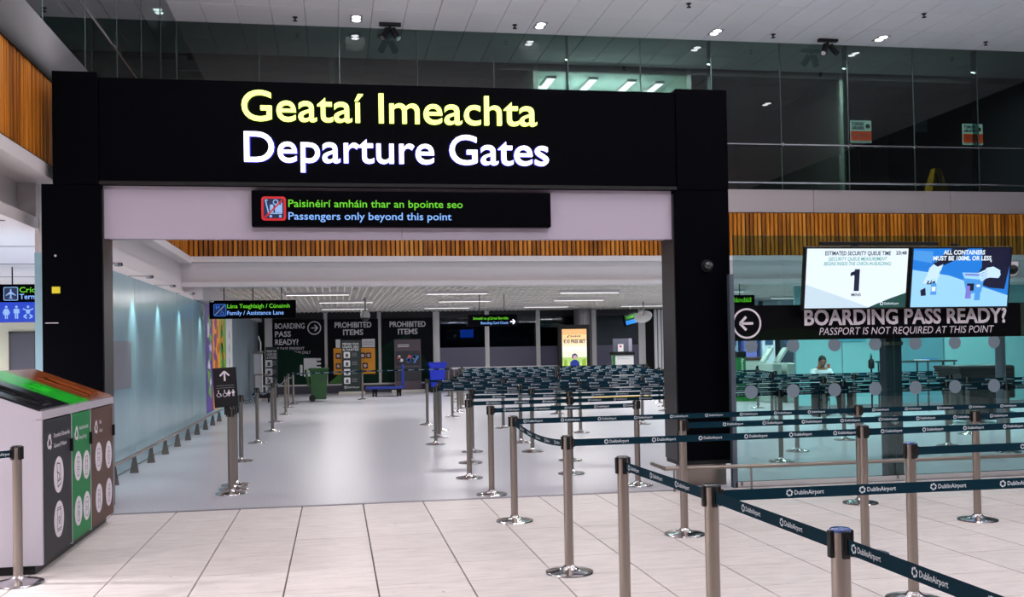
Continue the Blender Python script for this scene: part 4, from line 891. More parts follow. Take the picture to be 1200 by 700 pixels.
for q, kd in ((-0.43, 'woman'), (-0.29, 'man'), (-0.13, 'baby'), (-0.62, 'man')): man(g, plate((a.x+q, 15.983, 2.10), XD, ZD), 0.20, SKY, kd)
g.build('pictogram', t)
t = thing('hanging_sign', 'small tilted lit sign with green and blue lines by the white ceiling disc', 'sign', (9.9, 33.0, 2.2))
R = Matrix.Translation(at(740, 374, 33)) @ Matrix.Rotation(math.radians(-12), 4, 'Y') @ Matrix.Rotation(math.radians(25), 4, 'Z')
MB().box((-0.3, 0, -0.19), (0.3, 0.1, 0.19), BLACK, R).build('box', t)
MB().box((-0.28, -0.01, 0.0), (0.28, 0, 0.15), glow('lit_green_dark', (20, 90, 20), 0.6), R).box((-0.28, -0.01, -0.16), (0.28, 0, -0.02), glow('lit_blue', (30, 130, 220), 0.9), R).build('face', t)
g = MB(); put_text(g, 'Slándáil', R @ Vector((-0.2, -0.015, 0.04)), R.to_3x3() @ Vector(XD), R.to_3x3() @ Vector(ZD), GREENT, cap=0.07); g.build('lettering', t)
MB().cyl(R @ Vector((0, 0.05, 0.15)), (R.translation.x, R.translation.y, ZLOW+0.142), 0.012, NEARBLK, 6).build('rod', t)
q = at(754, 372, 31); t = thing('ceiling_disc', 'white tilted round dish hanging from the low ceiling at the end of the hall', 'ceiling fitting', (q.x, 31, q.z))
R = Matrix.Translation(q) @ Matrix.Rotation(math.radians(-28), 4, 'Y') @ Matrix.Rotation(math.radians(35), 4, 'X')
MB().lathe([(0.0001, -0.03), (0.18, -0.02), (0.28, 0.01), (0.29, 0.03), (0.0001, 0.06)], mat('dish_white', (224, 224, 226), 0.4), 24, T=R).build('dish', t, smooth=True)
MB().cyl(q, (q.x, 31, ZLOW), 0.02, STEEL, 8).build('rod', t)
q = at(428, 369, 27); t = thing('security_camera', 'grey dome camera hanging from the low ceiling before the feature wall', 'camera', (q.x, 27, q.z-0.1))
MB().lathe([(0.12, 0.02), (0.13, 0.1), (0.10, 0.2), (0.03, 0.24), (0.03, ZLOW-q.z+0.1)], mat('camera_grey', (140, 140, 144), 0.4), 16, (q.x, 27, q.z-0.1)).build('housing', t, smooth=True); MB().ball((q.x, 27, q.z-0.08), 0.1, NEARBLK, 14, 8).build('dome', t, smooth=True)
# strip luminaires in the slotted ceiling, seen as thin bright bars
for i, (xx, yy) in enumerate(STRIPS):
    f = thing('ceiling_light', 'slim strip light, %s row back in the slotted ceiling, %s from the left' % (ORD[i//6], ORD[i % 6]), 'light', (xx, yy, ZLOW-0.07), 'strip lights in the slotted ceiling')
    MB().box((xx-0.76, yy-0.05, ZLOW-0.065), (xx+0.76, yy+0.05, ZLOW), WHITE).build('housing', f)
    MB().box((xx-0.73, yy-0.035, ZLOW-0.072), (xx+0.73, yy+0.035, ZLOW-0.065), glow('strip_diffuser', (255, 252, 248), 2)).build('diffuser', f)
# =================================================================== FEATURE WALL AT THE FAR END
Y2 = YEND-0.13; SB = mat('poster_black', (13, 15, 22), 0.6, spec=0.1); GRN = mat('poster_green', (14, 44, 34), 0.6, spec=0.1); GRN2 = mat('poster_light_green', (50, 108, 30), 0.45); PW = mat('poster_white', (228, 226, 232), 0.5)
def poster(label, px0, px1, name='poster'):
    a = at(px0, 375, Y2); b = at(px1, 375, Y2); t = thing(name, label, 'poster', ((a.x+b.x)/2, Y2, 0.35), 'black information boards on the far wall')
    MB().box((a.x, Y2, 0.35), (b.x, Y2+0.05, 2.69), SB).build('board', t); return t, a.x, b.x
F1 = lambda x, z, d=0.003: plate((x, Y2-d, z), XD, ZD)
t, x0, x1 = poster('black board asking boarding pass ready, behind the green wheelie bin', 321, 380)
g = MB(); g.prism([(0, 0), (1.75, 0), (1.75, 0.5), (1.2, 1.0), (0.5, 1.25), (0, 1.3)], 0.002, GRN, F1(x0, 0.36)); g.build('artwork', t)
g = MB()
for k, s in enumerate(('BOARDING', 'PASS', 'READY?')): put_text(g, s, (x0+0.03, Y2-0.004, 2.37-0.29*k), XD, ZD, PW, cap=0.19, width=[1.05, 0.56, 0.82][k], bold=0.02)
put_text(g, 'PLEASE PRESENT', (x0+0.08, Y2-0.004, 1.60), XD, ZD, PW, cap=0.10, width=0.98); put_text(g, 'BOARDING PASS ONLY', (x0+0.08, Y2-0.004, 1.45), XD, ZD, PW, cap=0.10, width=1.2)
for k, s in enumerate(('PASSPORT IS', 'NOT REQUIRED', 'UNTIL BOARDING')): put_text(g, s, (x0+0.08, Y2-0.004, 1.26-0.12*k), XD, ZD, PW, cap=0.07, width=0.66+0.03*k)
g.build('lettering', t); g = MB(); T = F1(x1-0.36, 2.38); g.ring(0.21, 0.245, 0.003, PW, T, 28); arrow(g, T, 0.24, PW, 0, 0.003); g.build('arrow_ring', t)
g = MB(); T = F1(x1-0.52, 0.96); g.prism(rrect(0.46, 0.66, 0.02), 0.006, PW, T); g.prism(rrect(0.09, 0.4, 0.04, 3, -0.32, -0.1), 0.006, PW, T)
for k in range(4): g.prism(rrect(0.17, 0.09, 0.04, 3, 0.30, 0.28-0.15*k), 0.008, PW, T)
g.build('hand_graphic', t, label='white hand holding a pass')
t, x0, x1 = poster('black prohibited items board with an orange panel, behind the lane post', 384, 443)
g = MB(); g.prism([(0, 0), (x1-x0, 0), (x1-x0, 1.25), (0.9, 0.85), (0.3, 0.25)], 0.002, GRN, F1(x0, 0.36)); g.prism([(0.0, 0), (0.55, 0), (0.45, 0.4)], 0.003, GRN2, F1(x0, 0.36)); g.build('artwork', t)
g = MB(); put_text(g, 'PROHIBITED', ((x0+x1)/2, Y2-0.004, 2.38), XD, ZD, PW, cap=0.19, width=1.32, align='c', bold=0.02); put_text(g, 'ITEMS', ((x0+x1)/2, Y2-0.004, 2.11), XD, ZD, PW, cap=0.19, width=0.72, align='c', bold=0.02); g.build('lettering', t)
ORNG = mat('orange_panel', (240, 158, 14), 0.45); g = MB(); g.prism([(0, 0), (1.5, 0), (1.5, 0.95), (0, 0.95)], 0.006, ORNG, F1(x0+0.19, 0.68)); g.build('orange_panel', t)
for xx, zz in ((0.36, 1.35), (1.24, 1.35), (1.45, 1.35), (1.32, 0.98), (0.36, 0.98)):
    g = MB(); T = F1(x0+xx, zz, 0.01); g.prism(rrect(0.19, 0.21, 0.02), 0.002, mat('item_card', (40, 34, 30), 0.5), T); g.prism(circ(0.06, 0, 0, 12), 0.003, PW, T); g.prism(seg((-0.07, -0.07), (0.07, 0.07), 0.02), 0.004, mat('item_red', (200, 30, 24), 0.5), T); g.build('item_picture', t)
g = MB()
for xx, ww in ((0.36, 0.17), (1.45, 0.47)): g.prism(rrect(ww, 0.30, 0.01), 0.004, PW, F1(x0+xx, 1.80))
for k in range(4): g.prism(rrect(0.40, 0.015, 0.005), 0.005, mat('grey_print', (140, 138, 146), 0.6), F1(x0+1.45, 1.72+0.05*k))
g.build('notice', t)
t, x0, x1 = poster('black prohibited items board with no orange panel, next to the blue bin', 448, 507)
g = MB(); g.prism([(0, 0), (x1-x0, 0), (x1-x0, 0.35), (0.95, 1.75), (0.4, 1.55), (0, 1.3)], 0.002, GRN, F1(x0, 0.36)); g.build('artwork', t)
g = MB(); put_text(g, 'PROHIBITED', ((x0+x1)/2, Y2-0.004, 2.38), XD, ZD, PW, cap=0.19, width=1.32, align='c', bold=0.02); put_text(g, 'ITEMS', ((x0+x1)/2, Y2-0.004, 2.11), XD, ZD, PW, cap=0.19, width=0.72, align='c', bold=0.02); g.build('lettering', t)
# the three free-standing panels before it
def banner(label, px0, px1, py0, Yb, face, foot=True):
    a = at(px0, py0, Yb); b = at(px1, py0, Yb); t = thing('banner_stand', label, 'banner', ((a.x+b.x)/2, Yb, 0), 'free-standing information panels')
    MB().box((a.x, Yb, 0.10), (b.x, Yb+0.04, a.z), face).build('panel', t)
    if foot: MB().cbox((a.x-0.12, Yb-0.14, 0), (b.x+0.12, Yb+0.14, 0.10), mat('stand_foot', (190, 186, 180), 0.4, 0.3), 0.01).build('foot', t)
    return t, a.x, b.x, a.z
for lab, p0, p1, py0, Yb in (('dark green banner with four square pictograms in front of the orange panel', 400, 423, 399, 36.2), ('dark green banner with four square pictograms beside the white stand on the left', 311, 325, 407, 32.9)):
    t, a, b, z = banner(lab, p0, p1, py0, Yb, mat('banner_green', (14, 34, 32), 0.45)); W_ = b-a
    g = MB()
    for k, s in enumerate(('PREPARE YOUR', 'LIQUIDS, GELS', '& PASTES')): put_text(g, s, (a+0.04, Yb-0.004, z-0.17-0.1*k), XD, ZD, PW, cap=0.07, width=W_*0.82, bold=0.015)
    put_text(g, 'DublinAirport', (a+0.28*W_, Yb-0.004, 0.22), XD, ZD, PW, cap=0.06, width=W_*0.6); swirl(g, plate((a+0.18*W_, Yb-0.004, 0.25), XD, ZD), 0.05, PW)
    g.build('lettering', t)
    for k in range(4):
        T = plate((a+0.27*W_, Yb-0.002, z-0.52-0.30*k*(z/1.9)), XD, ZD); g = MB().prism(rrect(0.22, 0.22, 0.03), 0.003, PW, T); g.prism(circ(0.05, 0, 0, 10), 0.005, mat('card_dark', (60, 66, 70), 0.6), T).prism(rrect(0.12, 0.03, 0.01, 2, 0, -0.06), 0.005, MATS['card_dark'], T); g.build('pictogram', t)
        T = plate((a+0.65*W_, Yb-0.002, z-0.52-0.30*k*(z/1.9)), XD, ZD); g = MB()
        for q in range(3): g.prism(rrect(0.18, 0.015, 0.005, 2, 0, 0.06-0.05*q), 0.003, MATS['grey_print'], T)
        g.build('small_print', t)
t, a, b, z = banner('purple-brown display panel with a picture of travel items before the third black board', 462, 493, 398, 36.6, mat('panel_mauve', (74, 60, 72), 0.45))
g = MB(); W_ = b-a; yy = 36.6
g.box((a+0.03, yy-0.004, z-0.95), (b-0.03, yy, z-0.42), mat('panel_picture_dark', (18, 22, 40), 0.4)).box((a+0.03, yy-0.004, z-1.5), (b-0.03, yy, z-1.0), mat('panel_lower_dark', (34, 36, 44), 0.4))
random.seed(4)
for k in range(14):
    c = [(200, 90, 60), (70, 140, 220), (225, 225, 235), (60, 90, 200)][k % 4]; r = random.uniform(0.03, 0.07)
    g.prism(circ(r, 0, 0, 8), 0.003, mat('item_ink_%d' % (k % 4), c, 0.5), plate((a+0.1+0.8*W_*random.random(), yy-0.004, z-0.82+0.22*random.random()), XD, ZD))
g.prism(seg((0, 0), (0.16, 0.25), 0.05), 0.004, mat('item_ink_1', (70, 140, 220), 0.5), plate((b-0.25, yy-0.004, z-0.85), XD, ZD))
for k in range(2): g.prism(rrect(0.4, 0.02, 0.005), 0.003, PW, plate((a+0.32, yy-0.003, z-0.2-0.06*k), XD, ZD))
g.build('artwork', t)
# white stand beside the left banner
a = at(297, 410, 33.2); b = at(307, 410, 33.2); t = thing('display_stand', 'narrow white upright stand with a steel cap at the end of the left wall', 'stand', ((a.x+b.x)/2, 33.2, 0))
MB().cbox((a.x, 33.2, 0.0), (b.x, 33.5, 1.5), mat('stand_white', (222, 220, 226), 0.4), 0.02).build('body', t); MB().cbox((a.x-0.05, 33.15, 1.5), (b.x+0.05, 33.55, 1.58), STEEL, 0.01).build('cap', t)
MB().tube([(b.x-0.05, 33.3, 1.58), (b.x-0.05, 33.3, 1.85), (b.x-0.12, 33.3, 2.05)], 0.02, mat('stand_white', (222, 220, 226)), 8).build('arm', t)
# wheelchair-like trolley: wheels seen at its foot
t = thing('trolley', 'small dark wheeled trolley at the foot of the white stand', 'trolley', (-2.2, 31.9, 0))
MB().cbox((-2.5, 31.7, 0.14), (-1.95, 32.2, 0.30), NEARBLK, 0.02).build('deck', t); MB().tube([(-2.45, 31.95, 0.3), (-2.45, 31.95, 0.85), (-2.05, 31.95, 0.85), (-2.05, 31.95, 0.3)], 0.02, STEEL, 8).build('handle', t)
for x in (-2.42, -2.03): MB().cyl((x-0.02, 31.75, 0.09), (x+0.02, 31.75, 0.09), 0.09, NEARBLK, 14).build('wheel', t); MB().cyl((x-0.02, 32.1, 0.09), (x+0.02, 32.1, 0.09), 0.09, NEARBLK, 14).build('wheel', t)
# blue platform trolley
BLU = mat('trolley_blue', (20, 50, 150), 0.4); t = thing('platform_trolley', 'blue flatbed trolley on black wheels in front of the black boards', 'trolley', (1.6, 33.8, 0))
MB().cbox((0.98, 33.6, 0.26), (2.2, 34.2, 0.32), BLU, 0.01).build('deck', t)
MB().tube([(2.18, 33.62, 0.3), (2.18, 33.62, 1.02), (2.18, 34.18, 1.02), (2.18, 34.18, 0.3)], 0.025, BLU, 8).build('handle', t)
for x in (1.2, 1.3, 2.0, 2.1):
    y = 33.75 if x in (1.2, 2.0) else 34.05
    MB().cyl((x-0.03, y, 0.11), (x+0.03, y, 0.11), 0.11, NEARBLK, 14).box((x-0.04, y-0.04, 0.11), (x+0.04, y+0.04, 0.26), NEARBLK).build('wheel', t)
# wheelie bins
def wheelie(label, x, y, col, nm, w_=0.6, h=1.0, flip=1, open_lid=False, d=0.7):
    m = mat('bin_'+nm, col, 0.35); t = thing('wheelie_bin', label, 'bin', (x, y, 0), None)
    v = []
    for z, s in ((0.06, 0.74), (0.30, 0.80), (h-0.08, 0.97), (h-0.07, 1.06), (h, 1.06)):
        for a, b in ((-1, -1), (1, -1), (1, 1), (-1, 1)): v.append((x+a*s*w_/2, y+b*s*d/2, z))
    f = [(3, 2, 1, 0)]+[(4*i+k, 4*i+(k+1) % 4, 4*i+4+(k+1) % 4, 4*i+4+k) for i in range(4) for k in range(4)]+[(16, 17, 18, 19)]
    MB().add(v, f, m).build('body', t)
    l = MB()
    if open_lid: l.cbox((-w_*0.5, -d*0.52, -0.03), (w_*0.5, d*0.52, 0.03), m, 0.015, Matrix.Translation((x-w_*0.62*flip, y, h-0.32)) @ Matrix.Rotation(math.radians(78*flip), 4, 'Y'))
    else: l.cbox((x-w_*0.56, y-d*0.54, h), (x+w_*0.56, y+d*0.54, h+0.05), m, 0.02)
    l.build('lid', t); MB().tube([(x-flip*w_*0.57, y-0.2, h-0.04), (x-flip*w_*0.57, y+0.2, h-0.04)], 0.018, m, 8).build('handle', t)
    for q in (-1, 1): MB().cyl((x-flip*w_*0.36-0.0, y+q*d*0.42-0.03, 0.1), (x-flip*w_*0.36, y+q*d*0.42+0.03, 0.1), 0.1, NEARBLK, 16).build('wheel', t)
    return t
wheelie('dark green wheelie bin with its lid hanging open in front of the boarding pass board', -0.52, 32.0, (30, 78, 34), 'green', 0.56, 1.02, 1, True)
wheelie('bright blue bin beside a pale post at the corner of the maze', 3.55, 36.3, (16, 46, 196), 'blue', 0.58, 1.02, 1)
t = wheelie('big dark brown wheeled bin behind the glass screen on the right', 11.72, 17.25, (34, 28, 30), 'brown', 1.0, 1.02, -1, d=0.75)
MB().cbox((12.2, 17.0, 0.45), (12.42, 17.5, 1.06), mat('bin_brown', (34, 28, 30)), 0.03).build('hopper', t)
# counter behind the maze start
t = thing('counter', 'long low pale counter under the dark windows behind the maze', 'counter', (5.6, 36.6, 0))
MB().cbox((4.1, 36.4, 0.80), (8.1, 36.9, 0.86), PALE, 0.01).build('top', t)
for x in (4.2, 6.1, 8.0): MB().box((x-0.03, 36.5, 0), (x+0.03, 36.8, 0.8), STEEL).build('leg', t)
# advertising screen
a = at(654, 381, 35.5); b = at(692, 440, 35.5); t = thing('advert_display', 'tall black framed lit advertising display with a young figure in blue', 'display', ((a.x+b.x)/2, 35.5, 0))
MB().cbox((a.x, 35.5, 0.0), (b.x, 35.7, a.z), NEARBLK, 0.01).build('housing', t)
a2 = at(658.5, 386, 35.49); b2 = at(688, 431, 35.49); z0, z1 = 0.55, a2.z; g = MB()
cols = [(236, 180, 120), (246, 206, 150), (248, 222, 186), (240, 232, 222), (226, 232, 206), (170, 200, 110), (196, 210, 120), (150, 190, 110)]
for k, c in enumerate(cols):
    zz1 = z1-(z1-z0)*k/8; zz0 = z1-(z1-z0)*(k+1)/8; g.box((a2.x, 35.49, zz0), (b2.x, 35.5, zz1), glow('ad_%d' % k, c, 1.1))
g.build('display', t); g = MB(); cx = (a2.x+b2.x)/2; T = plate((cx, 35.488, z0+0.42), XD, ZD)
ADN = glow('ad_blue', (24, 50, 150), 0.8); ADS = glow('ad_skin', (210, 170, 170), 0.9); ADH = glow('ad_hair', (40, 44, 110), 0.8); ADG = glow('ad_field', (150, 190, 60), 0.8)
g.prism([(-0.20, -0.28), (0.20, -0.28), (0.16, 0.02), (0.06, 0.10), (-0.06, 0.10), (-0.16, 0.02)], 0.004, ADN, T); g.prism(circ(0.105, 0, 0.22, 16), 0.004, ADH, T); g.prism(circ(0.075, 0.01, 0.19, 16), 0.006, ADS, T)
g.prism([(-0.42, -0.25), (-0.25, -0.25), (-0.3, 0.1), (-0.38, 0.12)], 0.003, ADG, T).prism([(0.42, -0.25), (0.25, -0.25), (0.28, 0.1), (0.4, 0.14)], 0.003, ADG, T); g.build('display_picture', t)
g = MB(); INKA = glow('ad_ink', (30, 24, 22), 0.3); put_text(g, '€10 FREE BET', (cx, 35.485, z1-0.50), XD, ZD, INKA, cap=0.12, width=(b2.x-a2.x)*0.9, align='c', bold=0.03); g.build('lettering', t)
g = MB(); T = plate((cx-0.24, 35.485, z1-0.26), XD, ZD); g.prism(circ(0.03, 0, -0.02, 8), 0.002, INKA, T).prism(circ(0.022, 0.05, 0.025, 8), 0.002, INKA, T)
for k in range(7): g.prism(rrect(0.035, 0.05+0.02*(k % 3 == 0), 0.008, 2, 0.12+0.055*k, 0), 0.002, mat('ad_logo_brown', (130, 100, 76), 0.5), T)
g.build('logo_mark', t)
t = thing('column', 'round grey steel column behind the lit advertising display', 'column', (at(683, 380, 36.6).x, 36.6, 0)); q = at(683, 380, 36.6).x
MB().lathe([(0.33, 0), (0.33, ZLOW)], mat('column_grey', (130, 126, 132), 0.35, 0.5), 28, (q, 36.6, 0)).build('shaft', t, smooth=True); MB().lathe([(0.36, 0), (0.36, 0.1)], STEEL, 28, (q, 36.6, 0)).build('foot', t)
# kiosk with a white front
a = at(720, 397, 34.3); b = at(743, 440, 34.3); t = thing('kiosk', 'grey and white check kiosk with a small notice, right of the advertising display', 'kiosk', ((a.x+b.x)/2, 34.3, 0))
MB().cbox((a.x+0.02, 34.3, 0), (b.x, 34.8, 1.22), mat('kiosk_white', (214, 214, 214), 0.4), 0.015).build('body', t); MB().cbox((a.x-0.03, 34.25, 1.22), (b.x+0.03, 34.85, 1.33), NEARBLK, 0.01).build('shelf', t)
MB().cbox((a.x, 34.5, 1.33), (b.x, 34.56, a.z), mat('kiosk_glass', (96, 98, 112), 0.2), 0.01).build('screen_panel', t); MB().box((b.x-0.12, 34.48, 1.33), (b.x, 34.5, a.z), mat('kiosk_edge', (150, 146, 168), 0.4)).build('edge', t)
MB().box((a.x-0.06, 34.3, 0.6), (a.x+0.02, 34.4, 1.22), mat('kiosk_green', (30, 110, 60), 0.4)).build('side', t)
g = MB().box((a.x+0.16, 34.44, 1.34), (a.x+0.36, 34.45, 1.60), PW); g.prism(circ(0.04, 0, 0, 12), 0.003, mat('item_red', (200, 30, 24)), plate((a.x+0.26, 34.44, 1.52), XD, ZD)); g.build('notice', t)
g = MB(); swirl(g, plate((a.x+0.14, 34.298, 1.1), XD, ZD), 0.04, mat('grey_print', (140, 138, 146))); put_text(g, 'DublinAirport', (a.x+0.2, 34.298, 1.075), XD, ZD, MATS['grey_print'], cap=0.05, width=0.36); g.build('lettering', t)
# yellow floor strip seen between belts in the maze
o = MB().box((7.6, 29.6, 0.0), (9.4, 29.75, 0.02), mat('yellow_strip', (220, 180, 40), 0.5)).build('floor_strip', None, 'yellow strip on the floor far inside the maze', cat='floor marking')
# =================================================================== SECURITY AREA BEHIND THE SCREEN
tw = MB(); xx = 10.6
twall = MB().box((10.45, 22.0, 0), (XR, 22.06, 0.08), CHROME).build('wall_security', kind='structure', label='teal glass wall behind the queue on the right')
for k, (a, b) in enumerate(((10.45, 11.6), (11.62, 12.85), (12.87, 14.2), (14.22, 15.6), (15.62, 17.0), (17.02, XR))):
    MB().box((a+0.01, 22.0, 0.08), (b-0.01, 22.05, 2.85), TEALD if k == 2 else TEAL).build('panel', twall)
g = MB().box((11.3, 21.98, 1.55), (12.2, 21.995, 2.05), mat('teal_poster', (90, 160, 176), 0.3)).build('notice', twall)
g = MB().box((12.45, 21.98, 1.45), (12.95, 21.995, 2.0), mat('pale_poster', (160, 190, 200), 0.3)).build('notice', twall)
# left of it: bright back wall of the security hall
wb = MB().box((10.95, 31.0, 0), (XR, 31.2, 2.93), mat('security_back_wall', (190, 208, 220), 0.4)).build('wall_security_back', kind='structure')
for k in range(8): MB().box((11.0+0.62*k, 30.9, 0), (11.12+0.62*k, 31.0, 2.9), [mat('strip_violet', (96, 90, 160), 0.4), mat('strip_dark', (50, 60, 80), 0.4), mat('strip_pale', (216, 226, 236), 0.4)][k % 3]).build('post', wb)
# machines
def q_(x, y, Y): return at(x, y, Y)
a = q_(874, 418, 27); b = q_(898, 434, 27); t = thing('scanner_cabinet', 'white cabinet with a round black port behind the screen near the portal', 'machine', ((a.x+b.x)/2, 27, 0))
MB().cbox((a.x, 27, 0.1), (b.x, 27.8, a.z-0.1), mat('cabinet_white', (206, 214, 206), 0.4), 0.02).build('body', t); MB().cbox((a.x-0.05, 26.95, a.z-0.1), (b.x+0.05, 27.85, a.z-0.03), mat('cabinet_top', (90, 60, 50), 0.4), 0.01).build('top', t)
MB().cyl(((a.x+b.x)/2+0.05, 27.0, a.z-0.32), ((a.x+b.x)/2+0.05, 26.98, a.z-0.32), 0.06, NEARBLK, 14).build('port', t); MB().box((a.x, 27.05, 0), (b.x, 27.75, 0.1), NEARBLK).build('plinth', t)
a = q_(864, 414, 26.3); t = thing('totem', 'narrow green totem with white lettering behind the screen next to the portal', 'totem', (a.x+0.12, 26.3, 0))
MB().cbox((a.x, 26.3, 0), (a.x+0.24, 26.5, a.z), mat('totem_green', (16, 110, 50), 0.4), 0.01).build('body', t); MB().cbox((a.x-0.01, 26.28, a.z-0.12), (a.x+0.25, 26.52, a.z+0.04), NEARBLK, 0.01).build('cap', t)
g = MB(); put_text(g, 'security', (a.x+0.16, 26.296, 0.75), ZD, (-1, 0, 0), PW, cap=0.07, width=0.4, bold=0.02); g.build('lettering', t)
a = q_(858, 462, 25.8); b = q_(894, 462, 25.8)
t = thing('platform', 'low green platform with a white rim behind the screen near the portal', 'platform', ((a.x+b.x)/2, 26.0, 0))
poly = [(a.x-0.6, 26.4), (a.x+0.1, 25.8), (b.x-0.3, 25.6), (b.x, 25.7), (b.x, 26.9), (a.x-0.6, 26.9)]
MB().prism(poly, 0.22, mat('platform_green', (24, 120, 44), 0.4), Matrix.Translation((0, 0, 0))).build('base', t); MB().prism(poly, 0.04, mat('platform_rim', (206, 220, 206), 0.4), Matrix.Translation((0, 0, 0.22))).build('rim', t)
for i, pxx in enumerate((903, 920)):
    a = q_(pxx, 432, 25.0); t = thing('passport_gate', ['pale gate machine with slanted screen and red lamp, left of the pair by the platform', 'pale gate machine with slanted screen and green lamp, right of the pair by the platform'][i], 'machine', (a.x, 25.0, 0), 'gate machines')
    MB().cbox((a.x-0.13, 24.6, 0), (a.x+0.13, 25.5, 1.02), mat('gate_silver', (190, 204, 196), 0.35, 0.2), 0.03).build('body', t)
    R = Matrix.Translation((a.x+0.02, 25.3, 1.2)) @ Matrix.Rotation(math.radians(35), 4, 'Y')
    MB().cbox((-0.03, -0.14, -0.22), (0.03, 0.14, 0.26), MATS['gate_silver'], 0.01, R).build('screen_arm', t); MB().box((-0.036, -0.12, -0.18), (-0.03, 0.12, 0.22), mat('arm_screen', (206, 226, 214), 0.3), R).build('screen', t)
    MB().ball((a.x-0.05, 24.98, 0.92), 0.045, glow('lamp_red' if i == 0 else 'lamp_green', (240, 50, 40) if i == 0 else (40, 230, 90), 2.0), 10, 8).build('lamp', t)
    for k in range(2): MB().cyl((a.x-0.05+0.12*k, 24.9, 0), (a.x-0.05+0.12*k, 24.9, 0.9), 0.03, CHROME, 10).build('post', t)
for i, x in enumerate((11.7, 12.3, 12.9, 13.5)):
    t = thing('scanner_tower', ['tall grey scanner tower at the back behind the white cabinet', 'tall violet scanner tower at the back over the platform', 'tall pale scanner tower at the back', 'tall dark scanner tower at the back by the teal wall'][i], 'machine', (x, 29.4, 0), 'scanner towers at the back')
    MB().cbox((x, 29.4, 0), (x+0.42, 30.2, 2.15), mat('tower_%d' % i, [(120, 140, 165), (110, 112, 190), (196, 212, 222), (50, 60, 74)][i], 0.4), 0.03).build('body', t); MB().box((x+0.08, 29.38, 1.5), (x+0.34, 29.4, 2.0), mat('tower_window', (60, 80, 110), 0.2)).build('window', t)
# tall table, beacons
t = thing('table', 'tall narrow grey table with a blue folder against the teal wall', 'table', (12.4, 20.3, 0)); TB = mat('table_grey', (70, 74, 78), 0.4, 0.4); a = q_(1040, 425, 20.3); b = q_(1122, 425, 20.3); zt = 1.10
MB().cbox((a.x, 20.3, zt-0.03), (b.x, 20.8, zt+0.01), TB, 0.005).build('top', t)
for x in (a.x+0.05, (a.x+b.x)/2+0.15, b.x-0.05): MB().tube([(x, 20.34, 0), (x, 20.34, zt-0.03)], 0.02, TB, 8).build('leg', t); MB().tube([(x, 20.76, 0), (x, 20.76, zt-0.03)], 0.02, TB, 8).build('leg', t)
o = thing('folder', 'blue and white folder lying on the tall grey table', 'folder', ((a.x+b.x)/2+0.2, 20.5, zt+0.01)); x = (a.x+b.x)/2+0.2
MB().box((x-0.22, 20.4, zt+0.01), (x+0.02, 20.6, zt+0.03), PW).build('paper', o); MB().box((x-0.05, 20.4, zt+0.03), (x+0.2, 20.6, zt+0.05), mat('folder_blue', (50, 120, 200), 0.4)).build('cover', o)
for i, pxx in enumerate((960, 971)):
    a = q_(pxx, 431, 21.2); t = thing('beacon_post', ['slim post with a red and green beacon right beside the seated worker', 'slim post with a red and green beacon, the one farther from the seated worker'][i], 'beacon', (a.x, 21.2, 0), 'beacon posts')
    MB().cyl((a.x, 21.2, 0), (a.x, 21.2, a.z-0.08), 0.015, STEEL, 8).build('pole', t); MB().cyl((a.x, 21.2, a.z-0.08), (a.x, 21.2, a.z), 0.03, mat('beacon_green', (40, 120, 60), 0.4), 12).build('green_lens', t); MB().cyl((a.x, 21.2, a.z), (a.x, 21.2, a.z+0.08), 0.03, mat('beacon_red', (200, 60, 50), 0.4), 12).build('red_lens', t); MB().lathe([(0.12, 0), (0.12, 0.02)], NEARBLK, 14, (a.x, 21.2, 0)).build('foot', t)
a = q_(1021, 424, 20.6); t = thing('spray_bottle', 'dark bottle standing on a thin stand left of the grey screen post', 'bottle', (a.x, 20.6, 0))
MB().cyl((a.x, 20.6, 0.02), (a.x, 20.6, 0.95), 0.02, NEARBLK, 8).lathe([(0.15, 0), (0.15, 0.02)], NEARBLK, 14, (a.x, 20.6, 0)).build('stand', t); MB().lathe([(0.06, 0.95), (0.065, 0.98), (0.065, 1.12), (0.02, 1.18), (0.02, 1.24)], NEARBLK, 14, (a.x, 20.6, 0)).build('bottle', t, smooth=True); MB().cyl((a.x, 20.6, 1.24), (a.x, 20.6, 1.28), 0.025, mat('bottle_teal', (50, 150, 150), 0.4), 10).build('cap', t)
a = at(868, 352, 21.8); t = thing('hanging_sign', 'small black sign with green letters, half hidden above the arrow ring', 'sign', (a.x, 21.8, a.z-0.16))
MB().cbox((a.x-0.32, 21.8, a.z-0.18), (a.x+0.34, 21.92, a.z+0.12), BLACK, 0.01).build('box', t); g = MB(); put_text(g, 'Slándáil', (a.x-0.25, 21.796, a.z-0.04), XD, ZD, GREENT, cap=0.10, bold=0.02, width=0.5); g.build('lettering', t); MB().cyl((a.x, 21.86, a.z+0.12), (a.x, 21.86, ZLOW+0.142), 0.01, NEARBLK, 6).build('rod', t)
# =================================================================== THE SEATED WORKER
def skin_body(name, parent, verts, edges, radii, m, sub=2, root=0):
    me = bpy.data.meshes.new(name); me.from_pydata([tuple(Vector(v)) for v in verts], edges, []); o = bpy.data.objects.new(name, me); COL.objects.link(o); o.parent = parent
    o.modifiers.new('skin', 'SKIN'); md = me.skin_vertices[0] if me.skin_vertices else None
    if md is None:
        bm = bmesh.new(); bm.from_mesh(me); bm.verts.layers.skin.verify(); bm.to_mesh(me); bm.free(); md = me.skin_vertices[0]
    for i, r in enumerate(radii):
        md.data[i].radius = r if isinstance(r, tuple) else (r, r); md.data[i].use_root = (i == root)
    s = o.modifiers.new('sub', 'SUBSURF'); s.levels = sub; s.render_levels = sub
    me.materials.append(m); return o
PX, PY = 10.24, 20.35
wk = thing('person', 'person in a white shirt and dark trousers seated behind the queue belts, looking down', 'person', (PX, PY, 0))
